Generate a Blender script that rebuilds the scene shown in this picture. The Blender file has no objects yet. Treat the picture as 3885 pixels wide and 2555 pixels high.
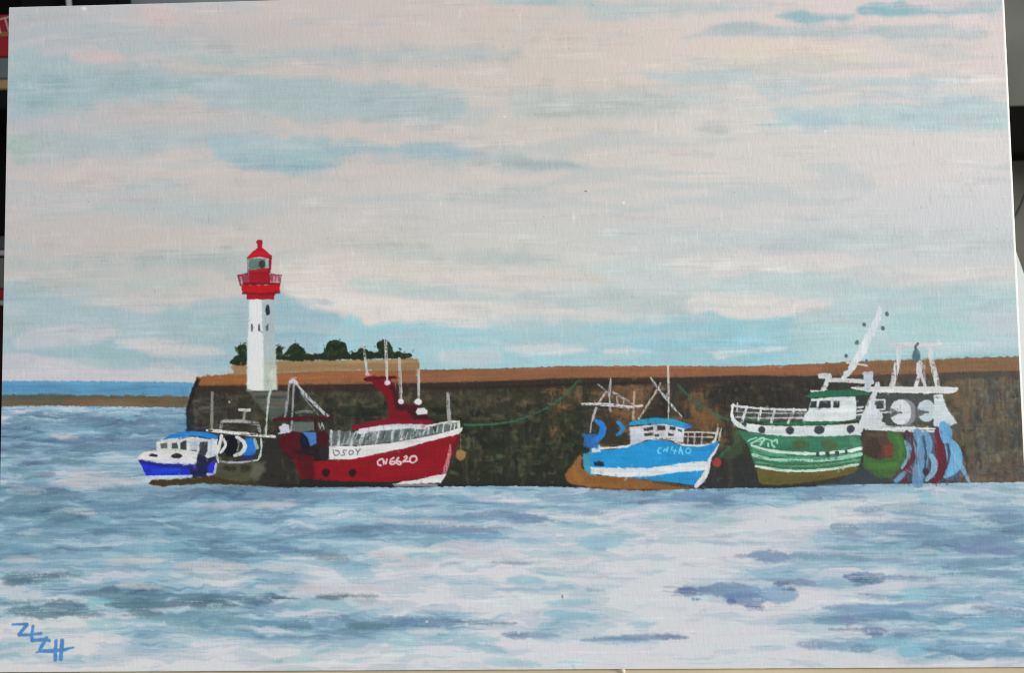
import bpy, math, random
import numpy as np
from mathutils import Matrix, Vector
random.seed(7)
RNG = np.random.default_rng(11)
sc = bpy.context.scene

# ------------------------------------------------------------------ board, camera, light
BW, BH, BT = 0.46, 0.30686, 0.004            # canvas board, metres
LEAN = math.radians(10)
s_, c_ = math.sin(LEAN), math.cos(LEAN)
AX_U, AX_V, AX_N = Vector((1, 0, 0)), Vector((0, s_, c_)), Vector((0, -c_, s_))
BASE = Vector((0, 0, BT * s_ + 0.0001))        # middle of the lower front edge
MB = Matrix(((AX_U.x, AX_V.x, AX_N.x, BASE.x), (AX_U.y, AX_V.y, AX_N.y, BASE.y),
             (AX_U.z, AX_V.z, AX_N.z, BASE.z), (0, 0, 0, 1)))
FPX, CX, CY = 3000.0, 1942.5, 1277.5
def rot(rx, ry, rz):
    return (Matrix.Rotation(rz, 4, 'Z') @ Matrix.Rotation(ry, 4, 'Y') @ Matrix.Rotation(rx, 4, 'X'))
VIEW = Matrix.Translation((-0.004603245, 0.005337266, -0.358528622)) @ rot(-0.0513048918, -0.0251757775, 0.0155053525)
CAMW = MB @ Matrix.Translation((0, BH / 2, 0)) @ VIEW.inverted()
cam = bpy.data.objects.new('camera', bpy.data.cameras.new('camera'))
sc.collection.objects.link(cam); sc.camera = cam
cam.matrix_world = CAMW
cam.data.sensor_width = 36; cam.data.lens = FPX / 3885 * 36
cam.data.clip_start = 0.01; cam.data.clip_end = 50
cam.data.dof.use_dof = True; cam.data.dof.focus_distance = 0.3585; cam.data.dof.aperture_fstop = 11.0

w = bpy.data.worlds.new('World'); sc.world = w; w.use_nodes = True
bg = w.node_tree.nodes['Background']; bg.inputs[0].default_value = (0.86, 0.93, 1.0, 1); bg.inputs[1].default_value = 0.48

def area(name, loc, target, size, energy, col):
    l = bpy.data.lights.new(name, 'AREA'); l.shape = 'RECTANGLE'; l.size = size[0]; l.size_y = size[1]
    l.energy = energy; l.color = col
    o = bpy.data.objects.new(name, l); sc.collection.objects.link(o)
    o.location = loc; o.rotation_euler = (Vector(target) - Vector(loc)).to_track_quat('-Z', 'Y').to_euler()
    return o
area('window_light', (1.75, -0.95, 0.95), (0, 0, 0.15), (0.8, 1.1), 44, (1.0, 0.985, 0.96))
sc.cycles.filter_width = 1.15
sc.view_settings.view_transform = 'Standard'; sc.view_settings.look = 'None'
sc.view_settings.exposure = 0; sc.view_settings.gamma = 1; sc.view_settings.use_curve_mapping = False

def px_ray(px, py):
    d = CAMW.to_3x3() @ Vector(((px - CX) / FPX, -(py - CY) / FPX, -1)); return CAMW.translation, d
def at(px, py, Y):
    o, d = px_ray(px, py); t = (Y - o.y) / d.y; return o + d * t

# ------------------------------------------------------------------ the painter: brush strokes laid on a fine grid over the board
RW, RH = 1560, 1040
SC = RW / 3850.0                               # grid cells per stroke unit
_o = MB.inverted() @ CAMW.translation
_R = (MB.inverted() @ CAMW).to_3x3()
_Rn = np.array(_R); _on = np.array(_o)
def T(pts):
    p = np.asarray(pts, float)
    d = np.stack([(p[:, 0] - CX) / FPX, -(p[:, 1] - CY) / FPX, -np.ones(len(p))], 1) @ _Rn.T
    t = -_on[2] / d[:, 2]
    u = _on[0] + d[:, 0] * t; v = _on[1] + d[:, 1] * t
    return np.stack([(u + BW / 2) / BW * (RW - 1), (1 - v / BH) * (RH - 1)], 1)

def noise(sx, sy, seed):
    r = np.random.default_rng(seed); gw, gh = int(RW / sx) + 3, int(RH / sy) + 3
    g = r.random((gh, gw)).astype(np.float32) * 2 - 1
    x = np.arange(RW) / sx; y = np.arange(RH) / sy
    xi = x.astype(int); yi = y.astype(int); fx = (x - xi); fy = (y - yi)
    fx = (fx * fx * (3 - 2 * fx)).astype(np.float32); fy = (fy * fy * (3 - 2 * fy)).astype(np.float32)[:, None]
    a = g[yi][:, xi] * (1 - fx) + g[yi][:, xi + 1] * fx
    b = g[yi + 1][:, xi] * (1 - fx) + g[yi + 1][:, xi + 1] * fx
    return a * (1 - fy) + b * fy
N1 = noise(2.2, 2.2, 1); N2 = noise(6, 5, 2); N3 = noise(22, 14, 3)
NH = noise(34, 1.7, 4) * .6 + noise(80, 3.5, 5) * .4     # bristle marks, level
NV = noise(1.7, 20, 6) * .6 + noise(2.6, 50, 7) * .4     # bristle marks, upright
WEV = noise(1.6, 9, 8); WEH = noise(9, 1.6, 9); SPK = noise(1.3, 4.5, 10)
NB = noise(60, 24, 12) * .6 + noise(150, 60, 13) * .4

ONLY = [None]
img = np.zeros((RH, RW, 3), np.float32) + 0.78
hgt = np.zeros((RH, RW), np.float32)
pid = np.zeros((RH, RW), np.int16)
parts = []                                      # (name, parent id or None, label)
def P(name, parent=None, label=None):
    parts.append((name, parent, label)); return len(parts) - 1

def _put(sl, a, col, part, op, streak, lift):
    y, x = sl
    c = np.array(col, np.float32) / 255
    st = {'h': NH, 'v': NV}.get(streak[0], N2)[y, x]
    cc = c[None, None] * (1 + streak[1] * st[..., None] + streak[1] * .5 * N3[y, x][..., None])
    cc = cc + 0.012 * N1[y, x][..., None]
    if ONLY[0] is not None: a = a * np.isin(pid[y, x], ONLY[0])
    al = (a * op)[..., None]
    img[y, x] = img[y, x] * (1 - al) + cc * al
    hgt[y, x] += lift * a * (0.6 + 0.4 * st) * (1 - 0.5 * (hgt[y, x] > .9))
    if part is not None:
        m = a * op > 0.45
        pid[y, x][m] = part

def _box(q, pad):
    x0 = max(int(q[:, 0].min() - pad), 0); x1 = min(int(q[:, 0].max() + pad) + 2, RW)
    y0 = max(int(q[:, 1].min() - pad), 0); y1 = min(int(q[:, 1].max() + pad) + 2, RH)
    if x1 <= x0 or y1 <= y0: return None
    return slice(y0, y1), slice(x0, x1)

def curve(p, n=6, closed=False):
    p = np.asarray(p, float); m = len(p)
    if m < 3: return p
    out = []
    rng = range(m) if closed else range(m - 1)
    for i in rng:
        if closed: a, b, c, d = p[i - 1], p[i], p[(i + 1) % m], p[(i + 2) % m]
        else: a, b, c, d = p[max(i - 1, 0)], p[i], p[i + 1], p[min(i + 2, m - 1)]
        for k in range(n):
            t = k / n
            out.append(.5 * (2 * b + (c - a) * t + (2 * a - 5 * b + 4 * c - d) * t * t + (3 * b - a - 3 * c + d) * t ** 3))
    if not closed: out.append(p[-1])
    return np.array(out)

def L(pts, wd, col, part=None, op=1., soft=.9, rough=.7, dry=0., taper=0, streak=None, lift=.35, sm=True):
    """one brush stroke along pts, wd wide"""
    p = np.asarray(pts, float)
    ws = np.full(len(p), float(wd)) if np.isscalar(wd) else np.asarray(wd, float)
    if sm and len(p) > 2:
        pw = curve(np.column_stack([p, ws]), 5); p, ws = pw[:, :2], pw[:, 2]
    if taper:
        if len(p) < 6:
            t = np.linspace(0, 1, 9); k = np.linspace(0, 1, len(p))
            p = np.stack([np.interp(t, k, p[:, 0]), np.interp(t, k, p[:, 1])], 1); ws = np.interp(t, k, ws)
        t = np.linspace(0, 1, len(p)); ws = ws * np.clip(np.sin(np.pi * np.clip(t * .96 + .02, 0, 1)) ** taper, .08, 1)
    q = T(p); ws = ws * SC / 2
    sl = _box(q, ws.max() + soft + rough + 2)
    if sl is None: return
    Y, X = np.mgrid[sl[0], sl[1]].astype(np.float32)
    best = np.full(X.shape, 1e9, np.float32)
    for i in range(len(q) - 1):
        a, b = q[i], q[i + 1]; d = b - a; l2 = max((d * d).sum(), 1e-6)
        t = np.clip(((X - a[0]) * d[0] + (Y - a[1]) * d[1]) / l2, 0, 1)
        dd = np.hypot(X - a[0] - t * d[0], Y - a[1] - t * d[1]) - (ws[i] + (ws[i + 1] - ws[i]) * t)
        best = np.minimum(best, dd)
    hor = abs(q[-1, 0] - q[0, 0]) >= abs(q[-1, 1] - q[0, 1])
    if streak is None: streak = ('h' if hor else 'v', .08)
    best += rough * (N1[sl] * .6 + N2[sl] * .8)
    al = np.clip(.5 - best / soft, 0, 1)
    if dry: al = al * np.clip(1.2 - dry + 1.15 * (NH if hor else NV)[sl] + .5 * N1[sl], 0, 1)
    _put(sl, al, col, part, op, streak, lift)

def G(pts, col, part=None, op=1., soft=.9, rough=.7, dry=0., sm=False, streak=('h', .07), lift=.3):
    """a filled patch of paint"""
    p = curve(pts, 6, True) if sm else np.asarray(pts, float)
    q = T(p); sl = _box(q, soft + rough * 1.5 + 2)
    if sl is None: return
    Y, X = np.mgrid[sl[0], sl[1]].astype(np.float32)
    best = np.full(X.shape, 1e9, np.float32); ins = np.zeros(X.shape, bool)
    n = len(q)
    for i in range(n):
        a, b = q[i], q[(i + 1) % n]; d = b - a; l2 = max((d * d).sum(), 1e-6)
        t = np.clip(((X - a[0]) * d[0] + (Y - a[1]) * d[1]) / l2, 0, 1)
        best = np.minimum(best, np.hypot(X - a[0] - t * d[0], Y - a[1] - t * d[1]))
        if abs(d[1]) > 1e-9:
            c = ((a[1] > Y) != (b[1] > Y)) & (X < d[0] * (Y - a[1]) / d[1] + a[0]); ins ^= c
    if rough >= 2.5: best = np.where(ins, -best, best) + rough * (N1[sl] * .08 + N2[sl] * .3 + N3[sl] * 1.3)
    else: best = np.where(ins, -best, best) + rough * (N1[sl] * .6 + N2[sl] * .9)
    al = np.clip(.5 - best / soft, 0, 1)
    if dry: al = al * np.clip(1.2 - dry + 1.5 * (NV if streak[0] == 'v' else NH)[sl], 0, 1)
    _put(sl, al, col, part, op, streak, lift)

def E(cx, cy, rx, ry, col, part=None, **k):
    a = np.linspace(0, 2 * np.pi, 18, endpoint=False)
    G(np.stack([cx + rx * np.cos(a), cy + ry * np.sin(a)], 1), col, part, **k)

def wash(rows, y0, y1, part, ax, ay, sat=1.):
    """underpainting: colours blended between anchor dabs; rows = [(y, [(x, (r,g,b)), ...])]"""
    pts = np.array([(x, y) for y, r in rows for x, c in r], float); cols = np.array([c for y, r in rows for x, c in r], np.float32) / 255
    cols = cols.mean(1, keepdims=True) + (cols - cols.mean(1, keepdims=True)) * sat
    q = T(pts)
    st = 6
    Y, X = np.mgrid[0:RH:st, 0:RW:st].astype(np.float32)
    num = np.zeros(X.shape + (3,), np.float32); den = np.zeros(X.shape, np.float32) + 1e-9
    for (qx, qy), c in zip(q, cols):
        wgt = np.exp(-(((X - qx) / (ax * SC)) ** 2 + ((Y - qy) / (ay * SC)) ** 2)); num += wgt[..., None] * c; den += wgt
    low = num / den[..., None]
    yi = np.clip(np.arange(RH) / st, 0, low.shape[0] - 1.001); xi = np.clip(np.arange(RW) / st, 0, low.shape[1] - 1.001)
    y_, x_ = yi.astype(int), xi.astype(int); fy = (yi - y_)[:, None, None]; fx = (xi - x_)[None, :, None]
    full = (low[y_][:, x_] * (1 - fy) * (1 - fx) + low[y_ + 1][:, x_] * fy * (1 - fx) + low[y_][:, x_ + 1] * (1 - fy) * fx + low[y_ + 1][:, x_ + 1] * fy * fx)
    a, b = [int(round(T([(1942, y)])[0, 1])) for y in (y0, y1)]
    a = max(a, 0) if y0 > 0 else 0; b = min(b, RH) if y1 < 2530 else RH
    img[a:b] = full[a:b]; pid[a:b] = part

def smudge(n, x0, x1, y0, y1, ln, wd, dy, dx, jit, op, part_ok, rough=.6, dry=.3, taper=.7, tilt=.03, lift=.12):
    """loose strokes that pick up the wet colour beside them"""
    for _ in range(n):
        x = RNG.uniform(x0, x1); y = RNG.uniform(y0, y1)
        q = T([(x + RNG.uniform(-dx, dx), y + RNG.normal(0, dy))])[0]
        cx, cy = int(np.clip(q[0], 0, RW - 1)), int(np.clip(q[1], 0, RH - 1))
        q0 = T([(x, y)])[0]; ax, ay = int(np.clip(q0[0], 0, RW - 1)), int(np.clip(q0[1], 0, RH - 1))
        if pid[cy, cx] not in part_ok or pid[ay, ax] not in part_ok: continue
        c = img[cy, cx] * 255; c = c + RNG.normal(0, jit) + RNG.normal(0, jit * .5, 3)
        l = RNG.uniform(*ln) / 2; s = RNG.normal(0, tilt)
        L([(x - l, y - l * s), (x, y + RNG.normal(0, 2)), (x + l, y + l * s)], RNG.uniform(*wd), c, None, op=op, rough=rough, dry=dry, taper=taper, soft=1.6, lift=lift)
# ------------------------------------------------------------------ the painted sky
SKY = P('painted_sky', None, 'pale pink and blue clouded sky painted across the upper half')
wash([
 (20, [(100, (170,171,176)), (700, (184,177,179)), (1300, (187,178,175)), (2000, (193,183,178)), (2800, (203,193,191)), (3600, (206,194,194))]),
 (170, [(100, (165,169,176)), (700, (172,171,174)), (1300, (186,178,175)), (2000, (193,184,178)), (2800, (203,193,186)), (3600, (206,196,193))]),
 (470, [(100, (174,171,175)), (700, (178,174,174)), (1300, (188,179,177)), (2000, (191,185,181)), (2800, (198,194,192)), (3600, (202,198,197))]),
 (640, [(100, (180,174,175)), (700, (188,180,179)), (1300, (186,180,178)), (2000, (192,186,184)), (2800, (199,195,193)), (3600, (202,198,199))]),
 (800, [(100, (178,174,175)), (700, (180,175,174)), (1300, (184,182,182)), (2000, (190,188,187)), (2800, (197,193,193)), (3600, (196,196,199))]),
 (930, [(100, (180,173,173)), (700, (184,177,175)), (1300, (187,183,180)), (2000, (190,189,188)), (2800, (190,192,194)), (3600, (188,192,196))]),
 (1060, [(100, (174,175,174)), (700, (180,176,175)), (1300, (196,189,185)), (2000, (194,194,192)), (2800, (190,194,195)), (3600, (196,195,196))]),
 (1180, [(100, (168,176,180)), (700, (184,180,180)), (1300, (202,194,191)), (2000, (200,197,195)), (2800, (190,196,197)), (3600, (178,194,198))]),
 (1400, [(100, (182,180,184)), (700, (180,180,186)), (1300, (150,182,196)), (2000, (150,186,200)), (2800, (142,184,198)), (3600, (168,194,200))]),
], 0, 1500, SKY, 420, 75)
K = dict(soft=17, rough=5., sm=True, lift=.05, streak=('h', .02))
KS = dict(soft=8, rough=3., sm=True, lift=.08, streak=('h', .02))
# top left bands
G([(38,195),(180,190),(300,205),(420,250),(600,255),(700,280),(930,278),(1119,295),(1300,306),(1520,318),(1740,345),(1755,420),(1600,482),(1420,450),(1200,450),(1000,428),(860,410),(764,404),(730,362),(590,384),(500,366),(400,384),(300,425),(120,437),(30,437)], (150,172,180), None, .8, **K)
G([(40,300),(200,290),(340,330),(500,300),(640,300),(760,320),(760,352),(590,378),(480,360),(380,380),(250,415),(40,428)], (136,163,175), None, .55, **K)
G([(900,320),(1100,320),(1300,330),(1390,400),(1300,440),(1050,430),(900,400)], (158,174,178), None, .5, **K)
G([(1420,330),(1600,350),(1740,350),(1745,430),(1600,440),(1450,410)], (166,175,180), None, .4, **K)
G([(60,378),(110,352),(200,362),(160,382)], (126,152,164), None, .5, **K)
G([(330,112),(546,128),(690,158),(819,182),(1037,192),(1250,178),(1500,182),(1900,190),(1960,205),(1850,228),(1500,238),(1250,222),(1037,236),(819,248),(655,210),(491,192),(360,170)], (166,174,178), None, .85, **K)
G([(760,200),(900,210),(1000,225),(900,245),(780,235)], (148,172,172), None, .6, **K)
G([(258,176),(330,170),(440,195),(475,225),(430,240),(300,236),(268,210)], (189,174,174), None, .85, **KS)
G([(520,25),(620,20),(680,60),(640,110),(560,100)], (192,174,174), None, .6, **K)
G([(640,245),(760,240),(860,260),(800,280),(680,270)], (182,178,174), None, .7, **K)
G([(40,520),(250,505),(450,508),(600,500),(792,508),(1037,519),(1201,520),(1400,545),(1650,552),(1850,572),(2060,600),(2230,622),(2210,648),(2040,634),(1880,620),(1737,618),(1520,600),(1340,592),(1200,640),(1080,646),(928,622),(819,606),(780,572),(655,568),(491,590),(350,594),(153,617),(60,610)], (160,172,176), None, .9, **K)
G([(800,512),(1037,520),(1210,522),(1420,546),(1740,556),(1760,600),(1500,585),(1380,575),(1230,612),(1119,648),(928,618),(825,602),(795,560)], (148,173,184), None, .85, **KS)
G([(1050,590),(1180,600),(1280,632),(1119,648),(1030,628)], (136,168,180), None, .6, **K)
G([(45,525),(130,525),(140,590),(50,600)], (152,172,164), None, .7, **K)
G([(1860,600),(2000,600),(2170,618),(2200,640),(2000,632)], (148,162,166), None, .7, **KS)
G([(60,735),(400,700),(620,690),(800,740),(900,800),(700,830),(400,800),(100,790)], (172,175,178), None, .55, **K)
G([(1650,725),(1850,712),(2100,720),(2120,760),(1900,775),(1700,755)], (177,181,183), None, .8, **K)
G([(1940,352),(2050,340),(2200,345),(2370,338),(2520,365),(2640,380),(2500,440),(2250,438),(2100,442),(1950,430)], (175,181,181), None, .85, **K)
G([(2200,470),(2350,480),(2400,500),(2250,505)], (178,180,180), None, .5, **K)
G([(1800,-10),(2090,-10),(2300,5),(2500,3),(2620,10),(2900,10),(2890,35),(2600,52),(2400,66),(2250,58),(2200,20),(2060,18),(1900,14)], (166,182,186), None, .9, **K)
G([(1900,-10),(2100,-10),(2090,16),(1960,14)], (148,172,180), None, .7, **KS)
# top right clouds
G([(2940,62),(2980,46),(3040,40),(3090,52),(3170,48),(3235,56),(3215,74),(3150,84),(3080,92),(3010,76)], (140,172,184), None, .95, **KS)
G([(3255,38),(3290,20),(3380,10),(3500,18),(3600,28),(3700,14),(3806,0),(3802,34),(3740,50),(3620,54),(3450,58),(3330,58)], (150,177,190), None, .95, **KS)
G([(3262,38),(3320,14),(3420,16),(3440,50),(3330,56)], (118,168,186), None, .75, **KS)
L([(3450,34),(3560,42),(3700,48)], 16, (130,172,182), None, .6, 6, 2, taper=.6)
G([(2585,145),(2650,125),(2700,100),(2831,84),(2913,92),(3049,106),(3240,103),(3450,94),(3622,92),(3732,110),(3721,142),(3513,148),(3300,140),(3131,138),(2900,136),(2680,138)], (172,182,188), None, .95, **KS)
G([(2700,110),(2850,88),(2930,100),(2900,125),(2760,130)], (160,172,178), None, .6, **KS)
G([(3270,100),(3350,100),(3360,112),(3280,112)], (140,176,184), None, .6, **KS)
G([(2800,160),(3150,160),(3300,200),(3200,250),(2900,250),(2760,220)], (208,197,184), None, .7, **K)
G([(2400,268),(2585,268),(2700,254),(2800,262),(2900,282),(3060,290),(3170,300),(3060,330),(3110,360),(2980,372),(2920,392),(2870,352),(2800,318),(2640,318),(2560,310)], (180,190,194), None, .9, **KS)
G([(3186,292),(3430,296),(3680,286),(3700,306),(3560,334),(3470,328),(3280,318)], (176,192,197), None, .9, **KS)
G([(3200,374),(3350,342),(3500,345),(3700,358),(3760,380),(3400,378)], (182,192,197), None, .85, **KS)
G([(2930,400),(3100,402),(3300,394),(3480,392),(3560,372),(3720,376),(3840,400),(3845,490),(3650,506),(3480,496),(3300,480),(3130,492),(3060,480),(2880,474),(2940,440)], (174,192,197), None, .95, **KS)
G([(3020,430),(3200,455),(3180,480),(3040,470)], (160,184,196), None, .7, **K)
G([(3400,440),(3600,450),(3700,490),(3500,495)], (160,188,198), None, .6, **K)
L([(2910,472),(2960,468),(3000,474)], 14, (150,186,182), None, .7, 6, 2, taper=.6)
L([(3740,470),(3780,464),(3815,470)], 26, (150,188,190), None, .7, 6, 2, taper=.6)
G([(2585,365),(2720,358),(2860,390),(2980,405),(2760,405),(2600,388)], (184,190,194), None, .8, **K)
G([(2640,480),(2750,478),(2755,504),(2650,506)], (172,176,177), None, .7, **KS)
L([(2860,470),(2940,474)], 5, (165,178,178), None, .7, 3, 1)
# middle greys
G([(1340,930),(1500,930),(1700,960),(1900,940),(2150,965),(2100,1005),(1900,1015),(1650,1000),(1450,975)], (176,180,180), None, .85, **K)
G([(1860,960),(2050,965),(2160,985),(2050,1005),(1880,1000)], (168,178,180), None, .6, **K)
G([(2300,870),(2700,860),(3200,860),(3850,880),(3850,950),(3300,960),(2900,955),(2400,950)], (186,191,194), None, .7, **K)
G([(2150,1010),(2500,1000),(2620,1060),(2600,1200),(2300,1200),(2050,1130)], (184,194,196), None, .7, **K)
G([(30,985),(250,975),(480,990),(620,968),(800,950),(900,935),(1050,950),(1180,965),(1150,990),(1010,1015),(950,1050),(880,1050),(800,1020),(680,1010),(500,1030),(350,1024),(100,1020)], (166,173,174), None, .85, **K)
G([(480,990),(620,975),(850,975),(820,1010),(640,1008),(520,1022)], (157,167,170), None, .6, **K)
G([(450,1055),(560,1040),(680,1050),(760,1060),(700,1086),(560,1088),(470,1078)], (170,179,178), None, .75, **K)
G([(30,1075),(250,1070),(500,1075),(480,1090),(250,1095),(60,1090)], (168,176,176), None, .6, **K)
# lower left blues
G([(18,1080),(150,1090),(230,1130),(330,1140),(415,1162),(546,1184),(672,1172),(764,1146),(901,1128),(1065,1118),(1147,1158),(1220,1185),(1300,1200),(1300,1420),(700,1460),(10,1460)], (150,173,183), None, .9, **KS)
G([(600,1190),(900,1150),(930,1330),(640,1290)], (143,169,180), None, .6, **K)
G([(1045,1120),(1100,1135),(1180,1172),(1300,1204),(1420,1240),(1560,1250),(1700,1260),(1700,1420),(1045,1400)], (136,172,190), None, .95, **KS)
G([(20,1210),(120,1230),(60,1260),(20,1255)], (158,172,174), None, .8, **K)
G([(350,1300),(440,1290),(560,1345),(720,1370),(900,1370),(920,1400),(700,1410),(560,1370),(400,1360),(150,1345),(60,1335),(200,1320)], (138,168,178), None, .85, **K)
G([(760,1340),(880,1330),(930,1370),(900,1410),(760,1400)], (138,172,188), None, .8, **K)
G([(50,1300),(110,1250),(200,1236),(300,1230),(400,1240),(460,1262),(360,1288),(250,1312),(100,1322)], (178,180,187), None, .9, **KS)
G([(440,1298),(500,1280),(580,1282),(700,1305),(800,1318),(850,1340),(800,1357),(700,1358),(560,1338),(470,1318)], (188,186,187), None, .95, **KS)
G([(10,1350),(200,1360),(330,1390),(440,1408),(530,1404),(580,1385),(650,1380),(700,1400),(745,1425),(745,1452),(400,1456),(10,1450)], (184,182,187), None, .95, **KS)
# white streaks and the bright blue right of the lighthouse
G([(1060,1010),(1100,985),(1300,970),(1500,990),(1700,1010),(1900,1012),(2150,1020),(2300,1060),(2100,1100),(1900,1105),(1750,1090),(1600,1080),(1400,1060),(1330,1080),(1350,1110),(1300,1180),(1180,1150),(1090,1110)], (198,191,187), None, .8, **K)
G([(1320,1068),(1450,1056),(1560,1075),(1700,1088),(1780,1100),(1860,1125),(1950,1115),(2060,1096),(2300,1100),(2600,1110),(2600,1185),(2300,1185),(2060,1155),(1900,1150),(1700,1148),(1560,1140),(1440,1122),(1360,1110)], (174,186,187), None, .9, **KS)
G([(1080,1090),(1200,1080),(1320,1108),(1420,1118),(1560,1136),(1700,1146),(1900,1148),(2060,1158),(2180,1180),(2150,1200),(1990,1224),(1860,1230),(1740,1225),(1500,1226),(1400,1234),(1376,1205),(1300,1186),(1180,1150)], (206,199,196), None, .95, **KS)
G([(1300,1206),(1368,1208),(1384,1236),(1500,1226),(1650,1228),(1800,1240),(1900,1238),(2020,1226),(2200,1222),(2380,1226),(2440,1242),(2540,1222),(2640,1210),(2900,1206),(3100,1190),(3250,1190),(3250,1400),(2600,1410),(1300,1420)], (144,186,200), None, .9, **KS)
G([(2400,1240),(2620,1215),(2900,1218),(3040,1230),(3000,1390),(2400,1392)], (134,182,200), None, .75, **K)
G([(1850,1215),(2050,1212),(2200,1230),(2150,1260),(1950,1260),(1800,1240)], (166,188,197), None, .8, **K)
G([(1460,1270),(1600,1262),(1720,1290),(1620,1310),(1480,1305)], (162,180,194), None, .5, **K)
G([(1655,1338),(1730,1326),(1850,1328),(1910,1350),(1880,1378),(1760,1388),(1670,1378)], (178,192,202), None, .9, **KS)
G([(1925,1318),(2000,1306),(2110,1304),(2200,1315),(2240,1332),(2180,1345),(2050,1348),(1940,1338)], (200,202,205), None, .95, **KS)
G([(2275,1334),(2340,1326),(2440,1324),(2485,1345),(2380,1349)], (200,207,210), None, .95, **KS)
# right side
G([(2585,968),(2900,960),(3150,964),(3300,985),(3450,1018),(3860,1015),(3860,1078),(3600,1090),(3350,1096),(3270,1070),(3150,1042),(2850,1034),(2585,1044)], (203,198,197), None, .85, **KS)
G([(2850,1040),(3100,1038),(3220,1060),(3300,1092),(3600,1090),(3860,1080),(3860,1200),(3300,1215),(3150,1180),(3000,1130),(2700,1110)], (176,193,195), None, .9, **KS)
G([(3100,1150),(3860,1110),(3866,1372),(3100,1390)], (166,192,198), None, .8, **K)
G([(3380,1180),(3600,1160),(3700,1230),(3600,1300),(3400,1290)], (152,192,196), None, .7, **K)
G([(3700,1180),(3860,1160),(3860,1280),(3720,1260)], (176,190,198), None, .7, **K)
G([(2600,1140),(2680,1120),(2800,1118),(2950,1128),(3100,1135),(3160,1148),(3080,1178),(2950,1204),(2800,1208),(2730,1190),(2680,1168),(2600,1162)], (207,202,200), None, .95, **KS)
G([(2585,1205),(2680,1180),(2730,1195),(2740,1215),(2600,1225)], (142,182,196), None, .8, **KS)
G([(2685,1332),(2780,1326),(2900,1318),(2985,1318),(2940,1336),(2840,1346),(2725,1362),(2700,1345)], (194,206,212), None, .95, soft=4, rough=2, sm=True)
G([(3530,1385),(3620,1340),(3740,1330),(3862,1325),(3866,1372),(3560,1386)], (134,182,194), None, .9, **KS)
G([(3200,1362),(3480,1330),(3560,1360),(3540,1390),(3200,1392)], (140,186,200), None, .7, **K)
G([(3560,1310),(3862,1300),(3862,1325),(3640,1335)], (182,194,202), None, .7, **K)
smudge(800, 20, 3860, 0, 1430, (120, 380), (12, 36), 11, 70, 1.2, .35, {SKY}, rough=2.5, dry=-.4, lift=.02)
def warped(a, dx, dy):
    yy_ = np.clip(np.arange(RH)[:, None] + dy.astype(int), 0, RH - 1); xx_ = np.clip(np.arange(RW)[None] + dx.astype(int), 0, RW - 1)
    return a[yy_, xx_]
wx_, wy_ = noise(70, 30, 51) * 40, noise(90, 26, 52) * 12
sk_ = warped(noise(120, 15, 53) * .6 + noise(50, 7, 54) * .35 + noise(240, 30, 55) * .5, wx_, wy_)
sk_ = np.clip((np.clip(sk_ - .12, 0, 1) * 2.6), 0, 1); q_ = np.floor(sk_ * 3); e_ = np.clip((sk_ * 3 - q_ - .5) * 2 + .5, 0, 1); sk_ = (q_ + e_) / 3
sw_ = warped(noise(110, 13, 56) * .6 + noise(46, 8, 57) * .4, -wx_, wy_); sw_ = np.clip(np.clip(sw_ - .15, 0, 1) * 2.4, 0, 1)
m_ = pid == SKY
img[m_] = (img * (1 - .30 * sk_[..., None]) + np.array([158, 176, 184]) / 255 * .30 * sk_[..., None])[m_]
img[m_] = (img * (1 - .22 * sw_[..., None]) + np.array([206, 192, 190]) / 255 * .22 * sw_[..., None])[m_]
def upright(n, x0, x1, y0, y1, ln, wd, amt, op, only):
    """thin upright marks where the brush caught the ribs of the canvas"""
    for _ in range(n):
        x, y = RNG.uniform(x0, x1), RNG.uniform(y0, y1); q = T([(x, y)])[0]; i, j = int(np.clip(q[1], 0, RH - 1)), int(np.clip(q[0], 0, RW - 1))
        if pid[i, j] != only: continue
        c = img[i, j] * 255 + RNG.normal(0, amt); l = RNG.uniform(*ln) / 2
        L([(x, y - l), (x + RNG.normal(0, 1), y), (x, y + l)], RNG.uniform(*wd), c, None, op, 1.8, .6, dry=.2, taper=.5, lift=.14, sm=False)
upright(3600, 30, 3850, 0, 1430, (14, 60), (2, 5), 8, .5, SKY)
m_ = pid == SKY; c_ = img[m_] * 255; bl_ = np.clip(c_[:, 2] - c_[:, 0], 0, 80)
c_ = c_ * 1.06 + np.array([2., 2.6, .2], np.float32); c_[:, 2] -= bl_ * .06; c_[:, 1] += bl_ * .03; c_[:, 0] += bl_ * .08
img[m_] = c_ / 255

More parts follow.
